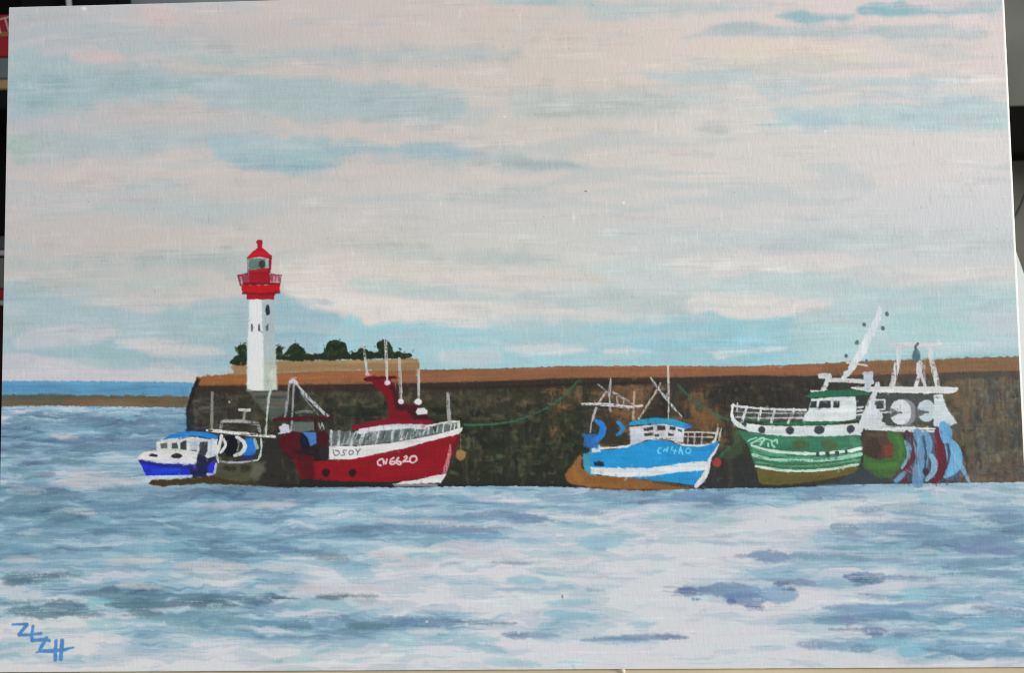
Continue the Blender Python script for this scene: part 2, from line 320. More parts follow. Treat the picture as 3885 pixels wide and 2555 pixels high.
# ------------------------------------------------------------------ far sea, sandbank and near water
SEA = P('painted_sea', None, 'blue and white rippled harbour water painted across the lower part')
wash([
 (1560, [(60, (150,170,185)), (300, (125,152,172)), (600, (128,156,176)), (900, (120,150,170))]),
 (1650, [(60, (112,146,168)), (300, (112,148,168)), (600, (108,146,170)), (900, (110,140,160))]),
 (1750, [(60, (116,152,168)), (300, (132,156,170)), (520, (142,160,176)), (900, (140,160,176))]),
 (1800, [(60, (140,162,175)), (300, (180,178,184)), (500, (184,182,188)), (900, (130,152,168))]),
 (1880, [(60, (128,152,168)), (300, (140,158,172)), (600, (118,142,160)), (1000, (118,146,168)), (1500, (130,160,182)), (2000, (138,168,190)), (2500, (126,152,176)), (2900, (140,168,186)), (3400, (150,176,190)), (3800, (168,188,198))]),
 (1960, [(60, (106,142,160)), (300, (108,140,158)), (700, (128,160,178)), (1100, (134,168,188)), (1600, (142,172,190)), (2200, (162,184,198)), (2700, (178,190,198)), (3150, (200,200,205)), (3500, (150,168,184)), (3800, (140,164,184))]),
 (2040, [(60, (116,152,166)), (300, (124,158,172)), (700, (116,154,172)), (1100, (130,162,182)), (1600, (144,172,190)), (2000, (168,190,202)), (2300, (160,186,198)), (2900, (200,199,204)), (3300, (148,168,186)), (3800, (124,150,176))]),
 (2110, [(60, (140,172,180)), (300, (146,170,182)), (700, (124,158,174)), (1100, (140,168,184)), (1450, (180,188,196)), (2000, (188,193,199)), (2700, (198,196,202)), (3200, (170,180,196)), (3600, (140,162,182)), (3850, (134,160,184))]),
 (2190, [(60, (176,182,186)), (350, (168,178,184)), (700, (162,178,184)), (1100, (164,184,196)), (1600, (180,188,194)), (2100, (180,190,196)), (2500, (196,196,202)), (3000, (150,166,190)), (3400, (166,184,194)), (3800, (150,176,190))]),
 (2280, [(60, (150,172,178)), (350, (140,160,170)), (700, (130,158,170)), (1100, (170,184,190)), (1600, (194,193,197)), (2100, (188,195,199)), (2700, (200,200,204)), (3050, (204,204,208)), (3300, (150,170,190)), (3800, (140,174,192))]),
 (2380, [(60, (184,190,192)), (350, (176,186,190)), (700, (140,168,178)), (1100, (134,160,174)), (1600, (150,170,186)), (2100, (182,190,198)), (2700, (202,202,205)), (3100, (180,190,200)), (3400, (128,164,186)), (3800, (134,172,192))]),
 (2460, [(60, (190,193,193)), (350, (190,193,193)), (800, (192,193,194)), (1200, (196,197,198)), (1600, (174,194,202)), (2200, (196,200,204)), (2800, (204,204,207)), (3200, (186,192,200)), (3600, (150,180,196)), (3850, (140,162,184))]),
 (2540, [(60, (190,194,193)), (800, (194,195,195)), (1200, (194,198,198)), (1700, (192,200,204)), (2300, (203,204,206)), (3000, (206,205,209)), (3850, (202,206,211))]),
], 1500, 2560, SEA, 240, 36, 1.1)
FAR = P('painted_far_sea', None, 'strip of deeper blue open sea on the horizon at the left')
G([(0,1446),(300,1447),(560,1450),(760,1453),(760,1508),(0,1505)], (92,150,182), FAR, soft=2.5, rough=1)
L([(10,1470),(250,1474),(500,1472),(700,1476)], 26, (84,138,178), None, .7, 6, 2)
L([(10,1455),(300,1458),(720,1460)], 8, (106,160,186), None, .6, 4, 1.5)
BANK = P('painted_sandbank', None, 'brown and olive low bank painted below the horizon at the left')
G([(0,1499),(300,1500),(560,1504),(760,1505),(760,1546),(560,1547),(400,1543),(180,1540),(0,1546)], (98,90,70), BANK, soft=2, rough=1)
L([(0,1512),(150,1508),(260,1510)], 20, (84,88,74), BANK, .8, 5, 2)
L([(250,1528),(380,1532),(500,1530),(620,1528)], 24, (122,92,70), BANK, .75, 6, 2)
L([(480,1512),(600,1516),(720,1518)], 20, (106,90,62), BANK, .8, 5, 2)
L([(0,1536),(60,1532),(180,1534)], 12, (96,88,66), BANK, .7, 3, 2)
L([(250,1504),(450,1506),(700,1508)], 5, (62,74,74), BANK, .7, 3, 1.5, dry=.6)
L([(20,1548),(150,1543),(260,1546),(420,1548),(560,1552)], 9, (186,182,180), None, .8, 4, 1.5, dry=.6)
D=(96,122,146); DN=(74,100,122); V=(122,142,170); Bl=(122,164,188); Te=(128,182,194); Wh=(204,203,206); Gr=(164,180,188); Pk=(196,190,192); Lt=(172,196,206)
SEAS = [ # x0,y0,x1,y1,width,colour,op
(90,1570,190,1562,10,D,.7),(180,1572,450,1592,18,D,.8),(330,1590,460,1600,10,D,.8),(10,1600,120,1596,12,D,.7),(20,1616,300,1610,14,D,.6),(500,1598,680,1590,18,D,.85),(350,1616,560,1620,9,D,.7),(570,1556,660,1560,14,D,.7),(370,1572,500,1568,8,V,.6),
(470,1578,520,1590,26,Te,.7),(520,1585,700,1575,8,Te,.8),(560,1622,690,1624,9,D,.7),(150,1630,400,1622,16,(110,150,176),.7),(20,1640,110,1646,14,(100,134,150),.7),(170,1650,310,1668,16,(186,182,186),.85),(240,1672,440,1684,24,(110,128,156),.8),(430,1660,560,1690,36,(112,132,158),.7),(300,1695,500,1698,14,(100,128,146),.6),
(20,1715,130,1718,20,(96,128,142),.7),(10,1748,120,1742,12,(150,184,190),.7),(190,1754,330,1756,22,(92,124,140),.8),(140,1738,190,1736,9,(160,190,194),.7),(370,1758,440,1740,20,(170,184,192),.7),(440,1722,540,1728,10,(100,136,152),.6),(20,1790,110,1786,20,(100,136,150),.8),
(140,1800,215,1803,18,(116,132,156),.85),(250,1800,400,1795,18,(186,183,186),.8),(330,1804,480,1802,8,(146,160,172),.8),(180,1835,540,1835,36,(188,182,186),.9),(20,1860,180,1868,30,(164,174,184),.7),(20,1836,70,1858,22,(108,134,152),.8),
(370,1862,540,1856,16,(100,126,144),.8),(420,1880,560,1872,20,(116,142,158),.8),(560,1868,740,1876,18,(110,136,154),.7),(20,1900,320,1895,26,(92,126,144),.85),(10,1934,160,1926,24,(94,128,144),.85),(330,1880,600,1880,14,(130,166,182),.7),
(330,1928,560,1922,40,(98,132,158),.85),(190,1948,300,1930,12,(160,182,190),.85),(250,1944,370,1950,20,(186,186,188),.9),(60,1965,320,1956,18,(94,130,144),.7),(380,1908,540,1888,16,(150,182,194),.7),
(740,1922,1000,1912,14,(170,176,184),.9),(760,1935,960,1926,8,(158,160,172),.7),(200,2000,360,1990,18,(112,150,162),.7),(60,2024,160,2018,18,(172,186,190),.8),(620,1990,700,2030,10,(164,188,196),.9),(640,2015,800,2030,20,(104,140,160),.7),(450,2030,600,2026,16,(110,142,160),.7),
(40,2044,230,2040,12,(120,150,166),.7),(20,2085,160,2086,24,(106,148,172),.7),(430,2090,620,2080,30,(112,158,180),.7),(560,2050,640,2058,14,(172,184,192),.7),(120,2104,240,2100,9,(104,122,134),.8),(80,2114,150,2116,6,(140,136,146),.8),
(740,2065,830,2080,14,(92,118,140),.8),(640,2096,760,2092,12,(92,126,148),.8),(780,2090,1000,2106,26,(90,122,142),.85),(10,2124,160,2130,16,(184,186,188),.8),
(400,2130,620,2128,28,(190,190,190),.8),(660,2150,960,2160,44,(194,192,193),.85),(400,2160,560,2162,10,(146,160,170),.75),(660,2166,740,2180,20,(126,150,168),.7),(740,2190,900,2194,22,(130,156,168),.7),(900,2182,1000,2176,12,(146,160,172),.7),
(0,2196,230,2188,34,(86,114,130),.95),(10,2212,120,2206,26,(84,110,126),.9),(150,2180,300,2188,14,(90,112,126),.95),
(280,2252,470,2248,16,(92,116,134),.9),(380,2240,450,2244,24,(84,104,126),.9),(330,2254,600,2270,14,(110,146,156),.8),(440,2222,620,2230,20,(192,190,190),.8),
(0,2290,200,2278,10,(84,112,120),.9),(20,2320,250,2335,36,(86,116,128),.9),(170,2296,340,2315,44,(78,106,122),.95),(150,2308,250,2318,12,(176,190,194),.85),(250,2332,400,2336,16,(98,126,138),.8),(330,2285,470,2290,22,(128,182,190),.85),
(400,2296,680,2300,34,(78,106,122),.95),(480,2320,620,2335,32,(88,116,132),.9),(640,2286,860,2270,34,(78,106,122),.95),(720,2300,900,2300,32,(76,102,118),.95),(850,2266,1010,2290,24,(88,118,134),.9),(560,2312,640,2312,10,(186,194,204),.85),(620,2296,690,2300,16,(110,118,146),.8),(790,2298,840,2296,7,(176,200,206),.9),(690,2312,960,2316,14,(150,186,194),.8),
(560,2350,960,2356,40,(112,150,162),.9),(320,2360,460,2372,24,(140,182,190),.8),(500,2365,620,2372,14,(180,200,206),.8),(600,2390,800,2398,26,(146,174,184),.8),(600,2436,840,2436,10,(168,188,192),.7),(170,2390,340,2396,9,(160,176,176),.75),(800,2390,980,2384,10,(130,160,168),.8),
(900,2450,960,2452,14,(160,188,192),.7),(400,2486,560,2484,16,(180,190,190),.6),
# middle column
(1000,1876,1150,1882,22,(110,132,160),.7),(1160,1882,1420,1878,22,(116,138,168),.75),(1500,1884,1680,1882,12,(104,132,160),.8),(960,1898,1200,1908,10,(104,126,148),.7),(960,1918,1130,1920,18,(190,186,190),.95),(960,1942,1070,1944,18,(100,128,150),.85),
(1180,1900,1480,1896,9,(110,150,176),.6),(1240,1918,1600,1916,18,(144,178,196),.7),(1650,1900,1850,1894,14,(132,170,196),.7),(1800,1897,2010,1903,15,(196,196,204),.9),(1540,1966,1960,1962,14,(112,136,162),.9),(1760,1954,2080,1968,24,(116,134,164),.9),(1880,1975,2060,1984,18,(122,144,172),.7),(1420,1974,1760,1984,18,(196,194,197),.85),(1600,1998,1900,2000,18,(190,190,196),.85),
(1240,2008,1460,2000,16,(92,122,142),.9),(1400,2004,1900,2024,28,(104,132,160),.9),(1700,2010,1940,2006,16,(110,132,158),.85),(1080,2020,1260,2016,14,(122,140,164),.75),(1100,2008,1170,2007,6,(96,124,142),.8),(1720,2032,1950,2042,18,(108,146,178),.8),(1200,2045,1280,2047,6,(120,146,158),.7),
(980,2080,1140,2092,26,(90,122,154),.9),(1100,2092,1280,2110,18,(102,126,146),.9),(1200,2120,1320,2120,34,(124,144,154),.9),(960,2100,1060,2112,18,(110,146,170),.8),(1260,2080,1460,2078,22,(128,166,186),.7),(1160,2060,1420,2062,12,(160,190,202),.8),
(1400,2110,1560,2130,44,(196,191,193),.9),(1500,2140,1640,2150,26,(186,188,190),.8),(1640,2072,1960,2100,50,(192,190,196),.75),(1660,2148,1760,2136,10,(140,160,168),.8),(1840,2136,1990,2140,8,(134,146,156),.85),(1560,2118,1680,2126,12,(160,182,188),.7),
(960,2150,1200,2166,20,(196,196,198),.85),(960,2180,1240,2196,18,(152,174,196),.8),(1260,2140,1420,2190,60,(130,172,190),.6),(960,2230,1500,2228,26,(194,191,195),.9),(970,2262,1080,2270,14,(80,106,130),.9),(960,2290,1040,2284,24,(84,112,140),.9),(1020,2274,1140,2274,8,(70,94,110),.9),(1200,2270,1320,2258,20,(84,108,120),.95),(1280,2262,1440,2262,7,(100,116,124),.85),(1340,2280,1450,2284,18,(156,168,178),.8),(1060,2290,1300,2296,24,(146,182,190),.7),
(1040,2336,1320,2330,18,(198,196,200),.85),(960,2360,1080,2366,22,(92,140,164),.85),(1060,2380,1180,2380,34,(82,116,138),.92),(1100,2366,1300,2370,10,(112,146,160),.8),(1310,2378,1480,2376,26,(88,120,132),.9),(1400,2350,1600,2352,14,(112,136,162),.85),(1480,2366,1760,2362,30,(92,120,152),.92),(1700,2360,1960,2368,12,(100,122,140),.85),(1200,2404,1340,2404,9,(118,140,160),.85),(1110,2422,1200,2424,6,(120,134,150),.8),(1070,2400,1200,2412,16,(150,190,196),.7),
(1540,2395,1700,2400,22,(198,200,202),.8),(1420,2420,1600,2440,30,(148,184,194),.8),(1480,2445,1560,2460,60,(156,192,200),.7),(1720,2428,1900,2430,20,(150,182,194),.8),(1480,2428,1560,2434,6,(196,214,222),.9),(1030,2456,1100,2454,14,(176,184,188),.6),(1110,2508,1200,2504,18,(158,192,198),.85),(1280,2510,1400,2506,14,(164,198,202),.8),(1420,2486,1540,2492,14,(208,211,214),.85),(1840,2478,1900,2472,8,(150,172,182),.7),(1830,2510,1990,2516,26,(156,186,196),.75),(990,2512,1040,2512,16,(160,186,186),.6),(1900,2410,1980,2412,14,(112,138,166),.85),
# right-centre
(2030,1880,2200,1884,40,(112,138,168),.6),(2200,1878,2440,1872,26,(112,140,162),.8),(2540,1890,2720,1880,34,(96,128,168),.75),(2680,1898,2790,1906,34,(98,122,150),.75),(2420,1908,2520,1906,9,(104,112,138),.85),(2750,1890,2960,1896,26,(164,192,208),.8),(2280,1896,2480,1892,14,(160,186,202),.7),(1900,1902,2010,1902,16,(200,200,208),.85),
(2120,1932,2280,1940,28,(132,162,190),.75),(2200,1949,2300,1948,10,(118,138,156),.8),(1920,1936,2010,1934,8,(140,170,184),.7),(1920,1962,2080,1974,28,(108,134,164),.85),(1940,1985,2030,1986,16,(120,146,174),.8),(2080,1976,2120,1978,4,(110,130,150),.8),(2460,1918,2700,1912,12,(198,200,208),.85),(2440,1955,2620,1972,16,(160,184,194),.8),(2560,1974,2640,1976,12,(152,164,184),.8),(2520,1932,2780,1936,14,(156,180,192),.7),(2650,1968,2820,1976,22,(152,182,190),.85),(2820,1958,2920,1944,20,(200,200,206),.8),
(2090,1996,2240,2004,14,(164,186,196),.7),(2170,2052,2420,2038,22,(136,176,194),.85),(2200,2060,2360,2060,38,(138,178,196),.9),(2230,2080,2300,2084,18,(138,176,190),.9),(1920,2050,2180,2050,18,(132,172,192),.85),(2340,2048,2460,2030,10,(150,174,186),.7),(2640,2055,2800,2068,9,(142,166,184),.8),(2700,2038,2780,2036,6,(146,160,172),.7),(2780,2050,2920,2062,8,(148,172,180),.7),(2460,2056,2560,2056,5,(160,172,182),.7),
(1920,2140,2020,2138,12,(142,152,170),.8),(2020,2150,2120,2160,8,(150,168,176),.7),(2080,2166,2240,2168,14,(158,178,188),.7),(2100,2160,2340,2150,10,(176,190,198),.6),(2240,2190,2310,2194,5,(150,166,174),.8),(1920,2200,2080,2210,30,(142,178,194),.85),(2200,2226,2370,2230,12,(162,190,200),.8),(2220,2240,2290,2240,5,(118,148,160),.8),(2540,2232,2660,2230,5,(170,178,184),.5),
(2060,2290,2260,2285,24,(142,178,194),.85),(2060,2332,2270,2334,26,(136,176,192),.9),(2120,2310,2240,2316,12,(186,200,208),.7),(2220,2346,2240,2354,14,(126,158,176),.8),(2006,2332,2044,2332,9,(150,160,172),.7),(2260,2340,2380,2330,14,(176,192,198),.6),
(2380,2372,2500,2368,20,(150,180,196),.9),(2400,2384,2470,2386,22,(158,184,198),.8),(2280,2368,2340,2370,6,(156,170,176),.7),(2200,2432,2600,2416,20,(108,132,160),.92),(2300,2428,2460,2432,16,(100,130,150),.8),(2480,2416,2610,2420,12,(120,132,156),.85),(2260,2442,2500,2440,16,(160,184,200),.8),(2620,2406,2640,2402,6,(170,180,186),.7),
(1920,2416,2000,2412,18,(104,126,158),.9),(1990,2410,2130,2418,22,(118,146,170),.9),(2040,2432,2200,2428,16,(160,186,196),.8),(2440,2464,2480,2462,5,(160,172,184),.6),(1920,2516,2060,2524,22,(152,184,194),.8),(2110,2516,2240,2518,12,(162,192,200),.8),(2170,2526,2178,2540,8,(150,180,190),.8),
# big dark wave at the right and its neighbours
(2560,2246,2700,2238,22,(92,112,152),.95),(2580,2240,2640,2256,30,(90,104,146),.95),(2640,2240,2900,2252,44,(98,130,162),.95),(2740,2270,2920,2276,36,(98,124,164),.95),(2760,2284,2790,2286,18,(88,104,146),.95),(2820,2300,2900,2308,16,(86,102,146),.95),(2600,2272,2700,2272,16,(170,204,216),.9),(2630,2275,2660,2278,5,(84,100,120),.9),(2880,2252,3030,2262,50,(116,150,180),.9),(2760,2224,2820,2222,6,(150,150,172),.7),
(2960,2210,3100,2212,20,(112,128,156),.9),(2940,2216,3000,2214,12,(90,108,134),.95),(3080,2206,3260,2222,26,(132,172,190),.85),(3200,2190,3380,2192,30,(82,104,140),.95),(3240,2206,3350,2208,26,(78,108,136),.95),(3340,2190,3480,2196,14,(118,140,170),.9),(3440,2192,3600,2194,10,(122,148,170),.85),(2970,2238,3010,2236,9,(86,110,132),.9),(3240,2218,3320,2216,10,(98,130,156),.9),(3300,2226,3560,2214,20,(196,198,206),.9),
(2960,2100,3300,2104,14,(196,195,200),.9),(2830,2110,3000,2118,34,(104,128,160),.95),(2980,2108,3300,2128,28,(112,144,166),.92),(3200,2122,3480,2130,16,(118,146,172),.85),(3000,2140,3240,2130,14,(150,182,194),.8),(2790,2112,2840,2116,8,(120,130,148),.8),
(3240,1880,3280,1896,10,(104,134,156),.7),(3000,1860,3260,1856,20,(120,148,176),.8),(3020,1882,3260,1890,20,(112,138,168),.85),(3260,1868,3480,1866,14,(140,178,194),.7),(3290,1886,3480,1880,24,(172,198,206),.8),(3480,1870,3540,1900,30,(136,180,192),.7),(2900,1900,3020,1900,30,(170,198,210),.7),
(3240,1938,3350,1934,20,(126,146,170),.9),(3250,1956,3360,1955,10,(130,144,168),.8),(3340,1925,3560,1936,26,(156,172,178),.7),(3420,1908,3460,1909,5,(150,164,166),.8),(3160,1970,3520,1966,14,(206,206,210),.85),(3380,1968,3490,1972,6,(126,140,154),.85),(2960,1966,3130,1970,12,(156,186,192),.85),(3150,2000,3260,2010,34,(116,142,160),.9),(3220,1998,3420,2000,30,(120,150,176),.92),(3330,1990,3640,2016,34,(120,148,174),.9),(3330,2026,3440,2034,8,(90,120,136),.9),(3200,2036,3280,2040,18,(130,146,172),.85),
(2900,2014,3080,2018,8,(176,184,186),.7),(2930,2042,3040,2044,10,(178,184,188),.6),(3340,2050,3440,2050,14,(170,182,194),.7),(3560,2000,3800,2010,30,(150,180,198),.8),(3500,1940,3700,1950,18,(180,196,200),.7),(3640,1972,3790,1992,18,(190,206,212),.92),(3520,1976,3640,1990,14,(164,190,204),.7),(3560,2058,3860,2044,30,(108,132,162),.92),(3500,2062,3580,2070,26,(104,128,150),.92),(3550,2078,3576,2086,8,(84,116,130),.9),(3620,2090,3860,2100,36,(114,134,168),.92),(3700,2074,3860,2070,12,(122,150,178),.8),
(3760,1964,3885,1962,20,(112,140,170),.85),(3700,1940,3885,1944,20,(124,148,176),.75),(3560,1890,3640,1896,26,(160,186,198),.7),(3640,1886,3860,1892,22,(132,164,186),.7),(3780,1860,3885,1866,14,(186,196,204),.7),(3680,1912,3780,1924,10,(176,200,212),.8),(3420,2100,3560,2094,20,(182,196,204),.85),(3560,2118,3860,2114,12,(176,200,214),.85),(3480,2134,3860,2130,18,(124,152,176),.85),
(3240,2140,3600,2160,16,(160,190,202),.7),(3400,2174,3700,2168,16,(178,200,208),.85),(3700,2180,3885,2184,22,(118,146,172),.85),(3540,2200,3860,2206,26,(184,198,208),.8),(3600,2236,3860,2238,14,(122,158,180),.8),(3540,2250,3740,2244,26,(160,190,200),.6),(3420,2250,3500,2262,44,(138,188,198),.85),(3260,2256,3340,2260,8,(122,132,160),.9),(3270,2272,3360,2275,10,(150,164,182),.8),(3140,2260,3260,2276,28,(196,204,208),.85),
(3120,2310,3320,2300,18,(112,138,168),.92),(3170,2330,3400,2310,26,(124,154,184),.9),(3280,2330,3440,2326,30,(110,142,170),.92),(3320,2342,3380,2344,10,(104,136,158),.9),(3400,2298,3560,2298,14,(118,138,172),.9),(3440,2288,3540,2288,10,(188,184,194),.85),(3480,2320,3660,2340,20,(122,156,184),.9),(3640,2336,3860,2342,12,(122,142,172),.85),(3540,2350,3640,2352,12,(112,150,170),.85),(3680,2312,3800,2316,20,(116,136,160),.92),(3780,2316,3885,2326,18,(120,142,174),.9),(3600,2318,3740,2322,14,(192,206,212),.85),
(3180,2342,3260,2352,26,(122,136,172),.9),(3190,2366,3240,2362,24,(110,126,162),.9),(3145,2390,3280,2390,7,(116,122,146),.95),(3270,2394,3370,2402,28,(104,122,158),.95),(3300,2408,3350,2410,14,(96,118,152),.95),(3360,2395,3560,2394,14,(136,158,184),.85),(3560,2410,3740,2408,10,(110,140,164),.85),(3260,2364,3560,2372,18,(188,202,208),.85),(3560,2380,3640,2390,14,(176,204,214),.8),(3640,2356,3885,2372,44,(130,174,196),.85),
(3020,2448,3180,2444,24,(126,148,176),.9),(3100,2456,3320,2448,30,(120,154,182),.9),(3220,2466,3330,2462,28,(98,134,162),.92),(3370,2440,3440,2444,16,(108,138,162),.9),(3260,2440,3560,2448,30,(134,180,198),.85),(3400,2470,3520,2478,32,(132,180,200),.85),(3560,2440,3720,2446,10,(110,142,168),.85),(3600,2456,3800,2470,26,(138,168,192),.85),(3560,2420,3800,2436,12,(186,208,218),.85),(3740,2450,3816,2456,14,(184,212,226),.9),(3740,2466,3885,2486,24,(112,146,174),.92),(3820,2440,3885,2460,26,(124,154,182),.85),(3460,2504,3540,2510,18,(168,188,198),.85),(3140,2480,3200,2490,12,(190,194,204),.7),(3780,2506,3860,2504,10,(158,182,196),.8),(3440,2520,3480,2518,8,(186,182,196),.6),(3000,2424,3120,2420,12,(196,206,214),.8),
]
ONLY[0] = [SEA]
m_ = pid == SEA; c_ = img[m_] * 255; img[m_] = (c_ + (c_ - 160) * .12 + 2) / 255
# rippling water: overlapping level patches, lighter or darker than the underpainting, larger towards the bottom edge
wx_, wy_ = noise(40, 12, 31) * 16, noise(46, 16, 32) * 5 + noise(14, 7, 33) * 2
near_ = np.clip((np.arange(RH)[:, None] / RH - .6) / .34, 0, 1).astype(np.float32)
fa = warped(noise(30, 3.4, 34) * .5 + noise(13, 1.9, 35) * .35 + noise(60, 7, 36) * .45, wx_, wy_)
fb = warped(noise(56, 7.2, 37) * .55 + noise(24, 3.4, 38) * .25 + noise(110, 14, 39) * .5 + noise(24, 1.7, 30) * .15, wx_, wy_ * 1.6)
f_ = fa * (1 - near_) + fb * near_
st_ = noise(26, 1.25, 40) * .5 + noise(60, 2.2, 41) * .5
RX = np.array([0, .2, .4, .58, .74, .88, 1.]); RC = np.array([(76,100,124),(100,126,146),(118,148,168),(140,170,186),(168,186,197),(192,197,202),(205,206,208)], np.float32)
lum_ = img.mean(2) * 255; t0 = np.interp(lum_, RC.mean(1), RX); t0 = t0 - .02 + .03 * np.clip((t0 - .66) / .2, 0, 1)
amp_ = .52 - .27 * np.clip((t0 - .72) / .28, 0, 1)
t_ = t0 + amp_ * f_ + .05 * st_
lv = 6.; tq = np.floor(t_ * lv); fr_ = t_ * lv - tq; fr_ = np.clip((fr_ - .5) * 2.6 + .5, 0, 1); t_ = (tq + fr_) / lv
t_ = np.clip(t_ + .035 * st_, 0, 1)
ramp = np.stack([np.interp(t_, RX, RC[:, k]) for k in range(3)], -1)
ch_ = warped(noise(50, 14, 42), wx_, wy_)[..., None] * np.array([1.5, -1, 0]) + warped(noise(28, 9, 43), wx_, wy_)[..., None] * np.array([-3, 1.5, 0])
keep = img * 255
new_ = ramp + ch_ + .12 * (keep - lum_[..., None]) 
m_ = pid == SEA; img[m_] = (new_[m_] / 255).astype(np.float32); hgt[m_] += (.3 * t_ + .25 * st_)[m_]
smudge(900, 0, 3885, 1550, 2540, (50, 200), (4, 12), 9, 60, 4, .5, {SEA}, rough=1., dry=.3, taper=.9)
for x0, y0, x1, y1, wd, col, op in SEAS:
    m = ((x0 + x1) / 2 + RNG.normal(0, 12), (y0 + y1) / 2 + RNG.normal(0, 2.2))
    L([(x0, y0), m, (x1, y1)], wd * 1.3, col, None, min(.75, op * .85), 4.2, 1.8, dry=.05, taper=.95, lift=.22, streak=('h', .06))
smudge(2200, 0, 3885, 1550, 2540, (40, 170), (3, 8), 6, 80, 4, .5, {SEA}, rough=.9, dry=.4)
smudge(500, 1500, 3885, 1860, 2540, (8, 22), (3, 8), 5, 10, 4, .3, {SEA}, rough=.8, dry=.6, taper=0, tilt=.4)
ONLY[0] = None
m_ = pid == SEA; c_ = img[m_] * 255; bl_ = np.clip(c_[:, 2] - c_[:, 0], 0, 90)
c_[:, 2] -= bl_ * .04; c_ = c_ * 1.02
img[m_] = c_ / 255
# ------------------------------------------------------------------ harbour wall, hill, trees
PIER = P('painted_harbour_wall', None, 'dark stained stone harbour wall with a brown top, painted behind the boats')
WALL = [(748,1440),(737,1458),(724,1496),(712,1530),(711,1560),(707,1600),(709,1640),(720,1700),(800,1815),(900,1838),(1060,1852),(1200,1850),(1460,1850),(1660,1848),(1790,1846),(1980,1846),(2100,1848),(2250,1853),(2450,1860),(2640,1856),(2850,1852),(2960,1854),(3100,1846),(3300,1838),(3500,1836),(3700,1832),(3900,1830),(3940,1830),(3940,1352),(3863,1354),(3700,1358),(3552,1366),(3340,1370),(3213,1374),(3131,1380),(3022,1386),(2800,1392),(2600,1391),(2380,1390),(2119,1391),(1900,1399),(1700,1404),(1590,1404),(1250,1408),(1049,1417),(940,1420),(800,1428)]
G(WALL, (48,46,36), PIER, soft=1.6, rough=.8, streak=('v', .1))
Wb = np.array(WALL)
def dabs(n, x0, x1, y0, y1, cols, ln, wd, op, tilt=.5, vert=.5, dk=1.03):
    for _ in range(n):
        x = RNG.uniform(x0, x1); y = RNG.uniform(y0, y1); c = np.array(cols[RNG.integers(len(cols))]) * dk + RNG.normal(0, 5)
        q = T([(x, y)])[0]; cx, cy = int(np.clip(q[0], 0, RW - 1)), int(np.clip(q[1], 0, RH - 1))
        if pid[cy, cx] != PIER: continue
        l = RNG.uniform(*ln) / 2
        a = math.pi / 2 + RNG.normal(0, .25) if RNG.random() < vert else RNG.normal(0, .15)
        L([(x - l * math.cos(a), y - l * math.sin(a)), (x + RNG.normal(0, 2), y + RNG.normal(0, 2)), (x + l * math.cos(a), y + l * math.sin(a))], RNG.uniform(*wd), c, None, op * .9, 3., 2.2, dry=.15, taper=.5, lift=.2, streak=('n', .12))
ONLY[0] = [PIER]
dabs(260, 715, 1080, 1500, 1840, [(48,46,40),(66,62,46),(78,72,60),(40,38,34),(62,62,40),(52,56,42)], (20,70), (8,24), .7)
dabs(120, 730, 850, 1500, 1640, [(88,82,74),(54,50,46),(72,68,62),(38,36,36)], (20,60), (6,14), .7, vert=.1)
dabs(300, 1080, 1500, 1480, 1700, [(60,62,44),(72,72,54),(50,52,38),(84,84,64),(46,46,38)], (20,70), (8,26), .7)
dabs(420, 1440, 2100, 1480, 1830, [(62,58,44),(78,68,50),(52,50,38),(88,78,56),(60,64,44),(46,42,34),(70,62,52)], (20,80), (8,26), .7)
dabs(420, 1740, 2260, 1480, 1800, [(70,64,44),(52,50,36),(58,62,40),(96,84,58),(44,42,32)], (14,50), (6,16), .7)
dabs(420, 2080, 2800, 1470, 1720, [(112,80,48),(92,70,44),(62,50,36),(52,44,32),(124,88,54),(78,72,44),(104,82,60)], (20,80), (8,28), .75)
dabs(300, 2700, 3140, 1460, 1600, [(62,52,42),(74,60,46),(50,44,36),(86,70,50),(44,40,34)], (20,90), (8,24), .7, vert=.35)
dabs(420, 3360, 3885, 1440, 1830, [(110,88,62),(78,80,76),(112,94,68),(70,72,66),(88,74,60),(104,100,88),(60,62,58)], (20,90), (8,30), .7, vert=.6)
G([(3585,1450),(3690,1440),(3690,1560),(3650,1700),(3620,1640),(3640,1600)], (118,98,72), None, .75, soft=6, rough=3)
G([(3700,1450),(3780,1445),(3790,1640),(3760,1760),(3700,1740),(3690,1600)], (78,80,72), None, .6, soft=6, rough=4)
dabs(110, 3480, 3885, 1440, 1800, [(122,98,66),(104,80,56),(90,84,52)], (30,110), (14,36), .55, vert=.9)
dabs(160, 3700, 3870, 1470, 1780, [(62,70,70),(90,94,86),(120,122,112),(74,70,62)], (10,40), (5,14), .7)
dabs(120, 3620, 3880, 1760, 1832, [(110,86,62),(86,74,60),(78,78,74)], (30,90), (10,24), .7, vert=.1)
G([(2450,1460),(2520,1470),(2560,1560),(2500,1590),(2430,1600)], (40,34,28), None, .7, soft=6, rough=3)
G([(2340,1450),(2480,1460),(2470,1500),(2400,1600),(2360,1590)], (128,92,66), None, .7, soft=6, rough=3)
G([(2630,1560),(2720,1540),(2740,1620),(2650,1640)], (126,88,50), None, .7, soft=6, rough=3)
dabs(240, 1080, 2250, 1540, 1840, [(24,30,22),(34,42,28),(20,24,20)], (30,110), (18,50), .6)
dabs(160, 1740, 2240, 1600, 1845, [(26,32,22),(40,46,28)], (20,80), (14,40), .6)
dabs(90, 1500, 2240, 1540, 1800, [(74,84,56),(84,88,66),(64,76,50)], (14,50), (8,20), .7, dk=1)
dabs(160, 2700, 3140, 1455, 1560, [(30,30,28),(40,36,30)], (30,90), (10,26), .6)
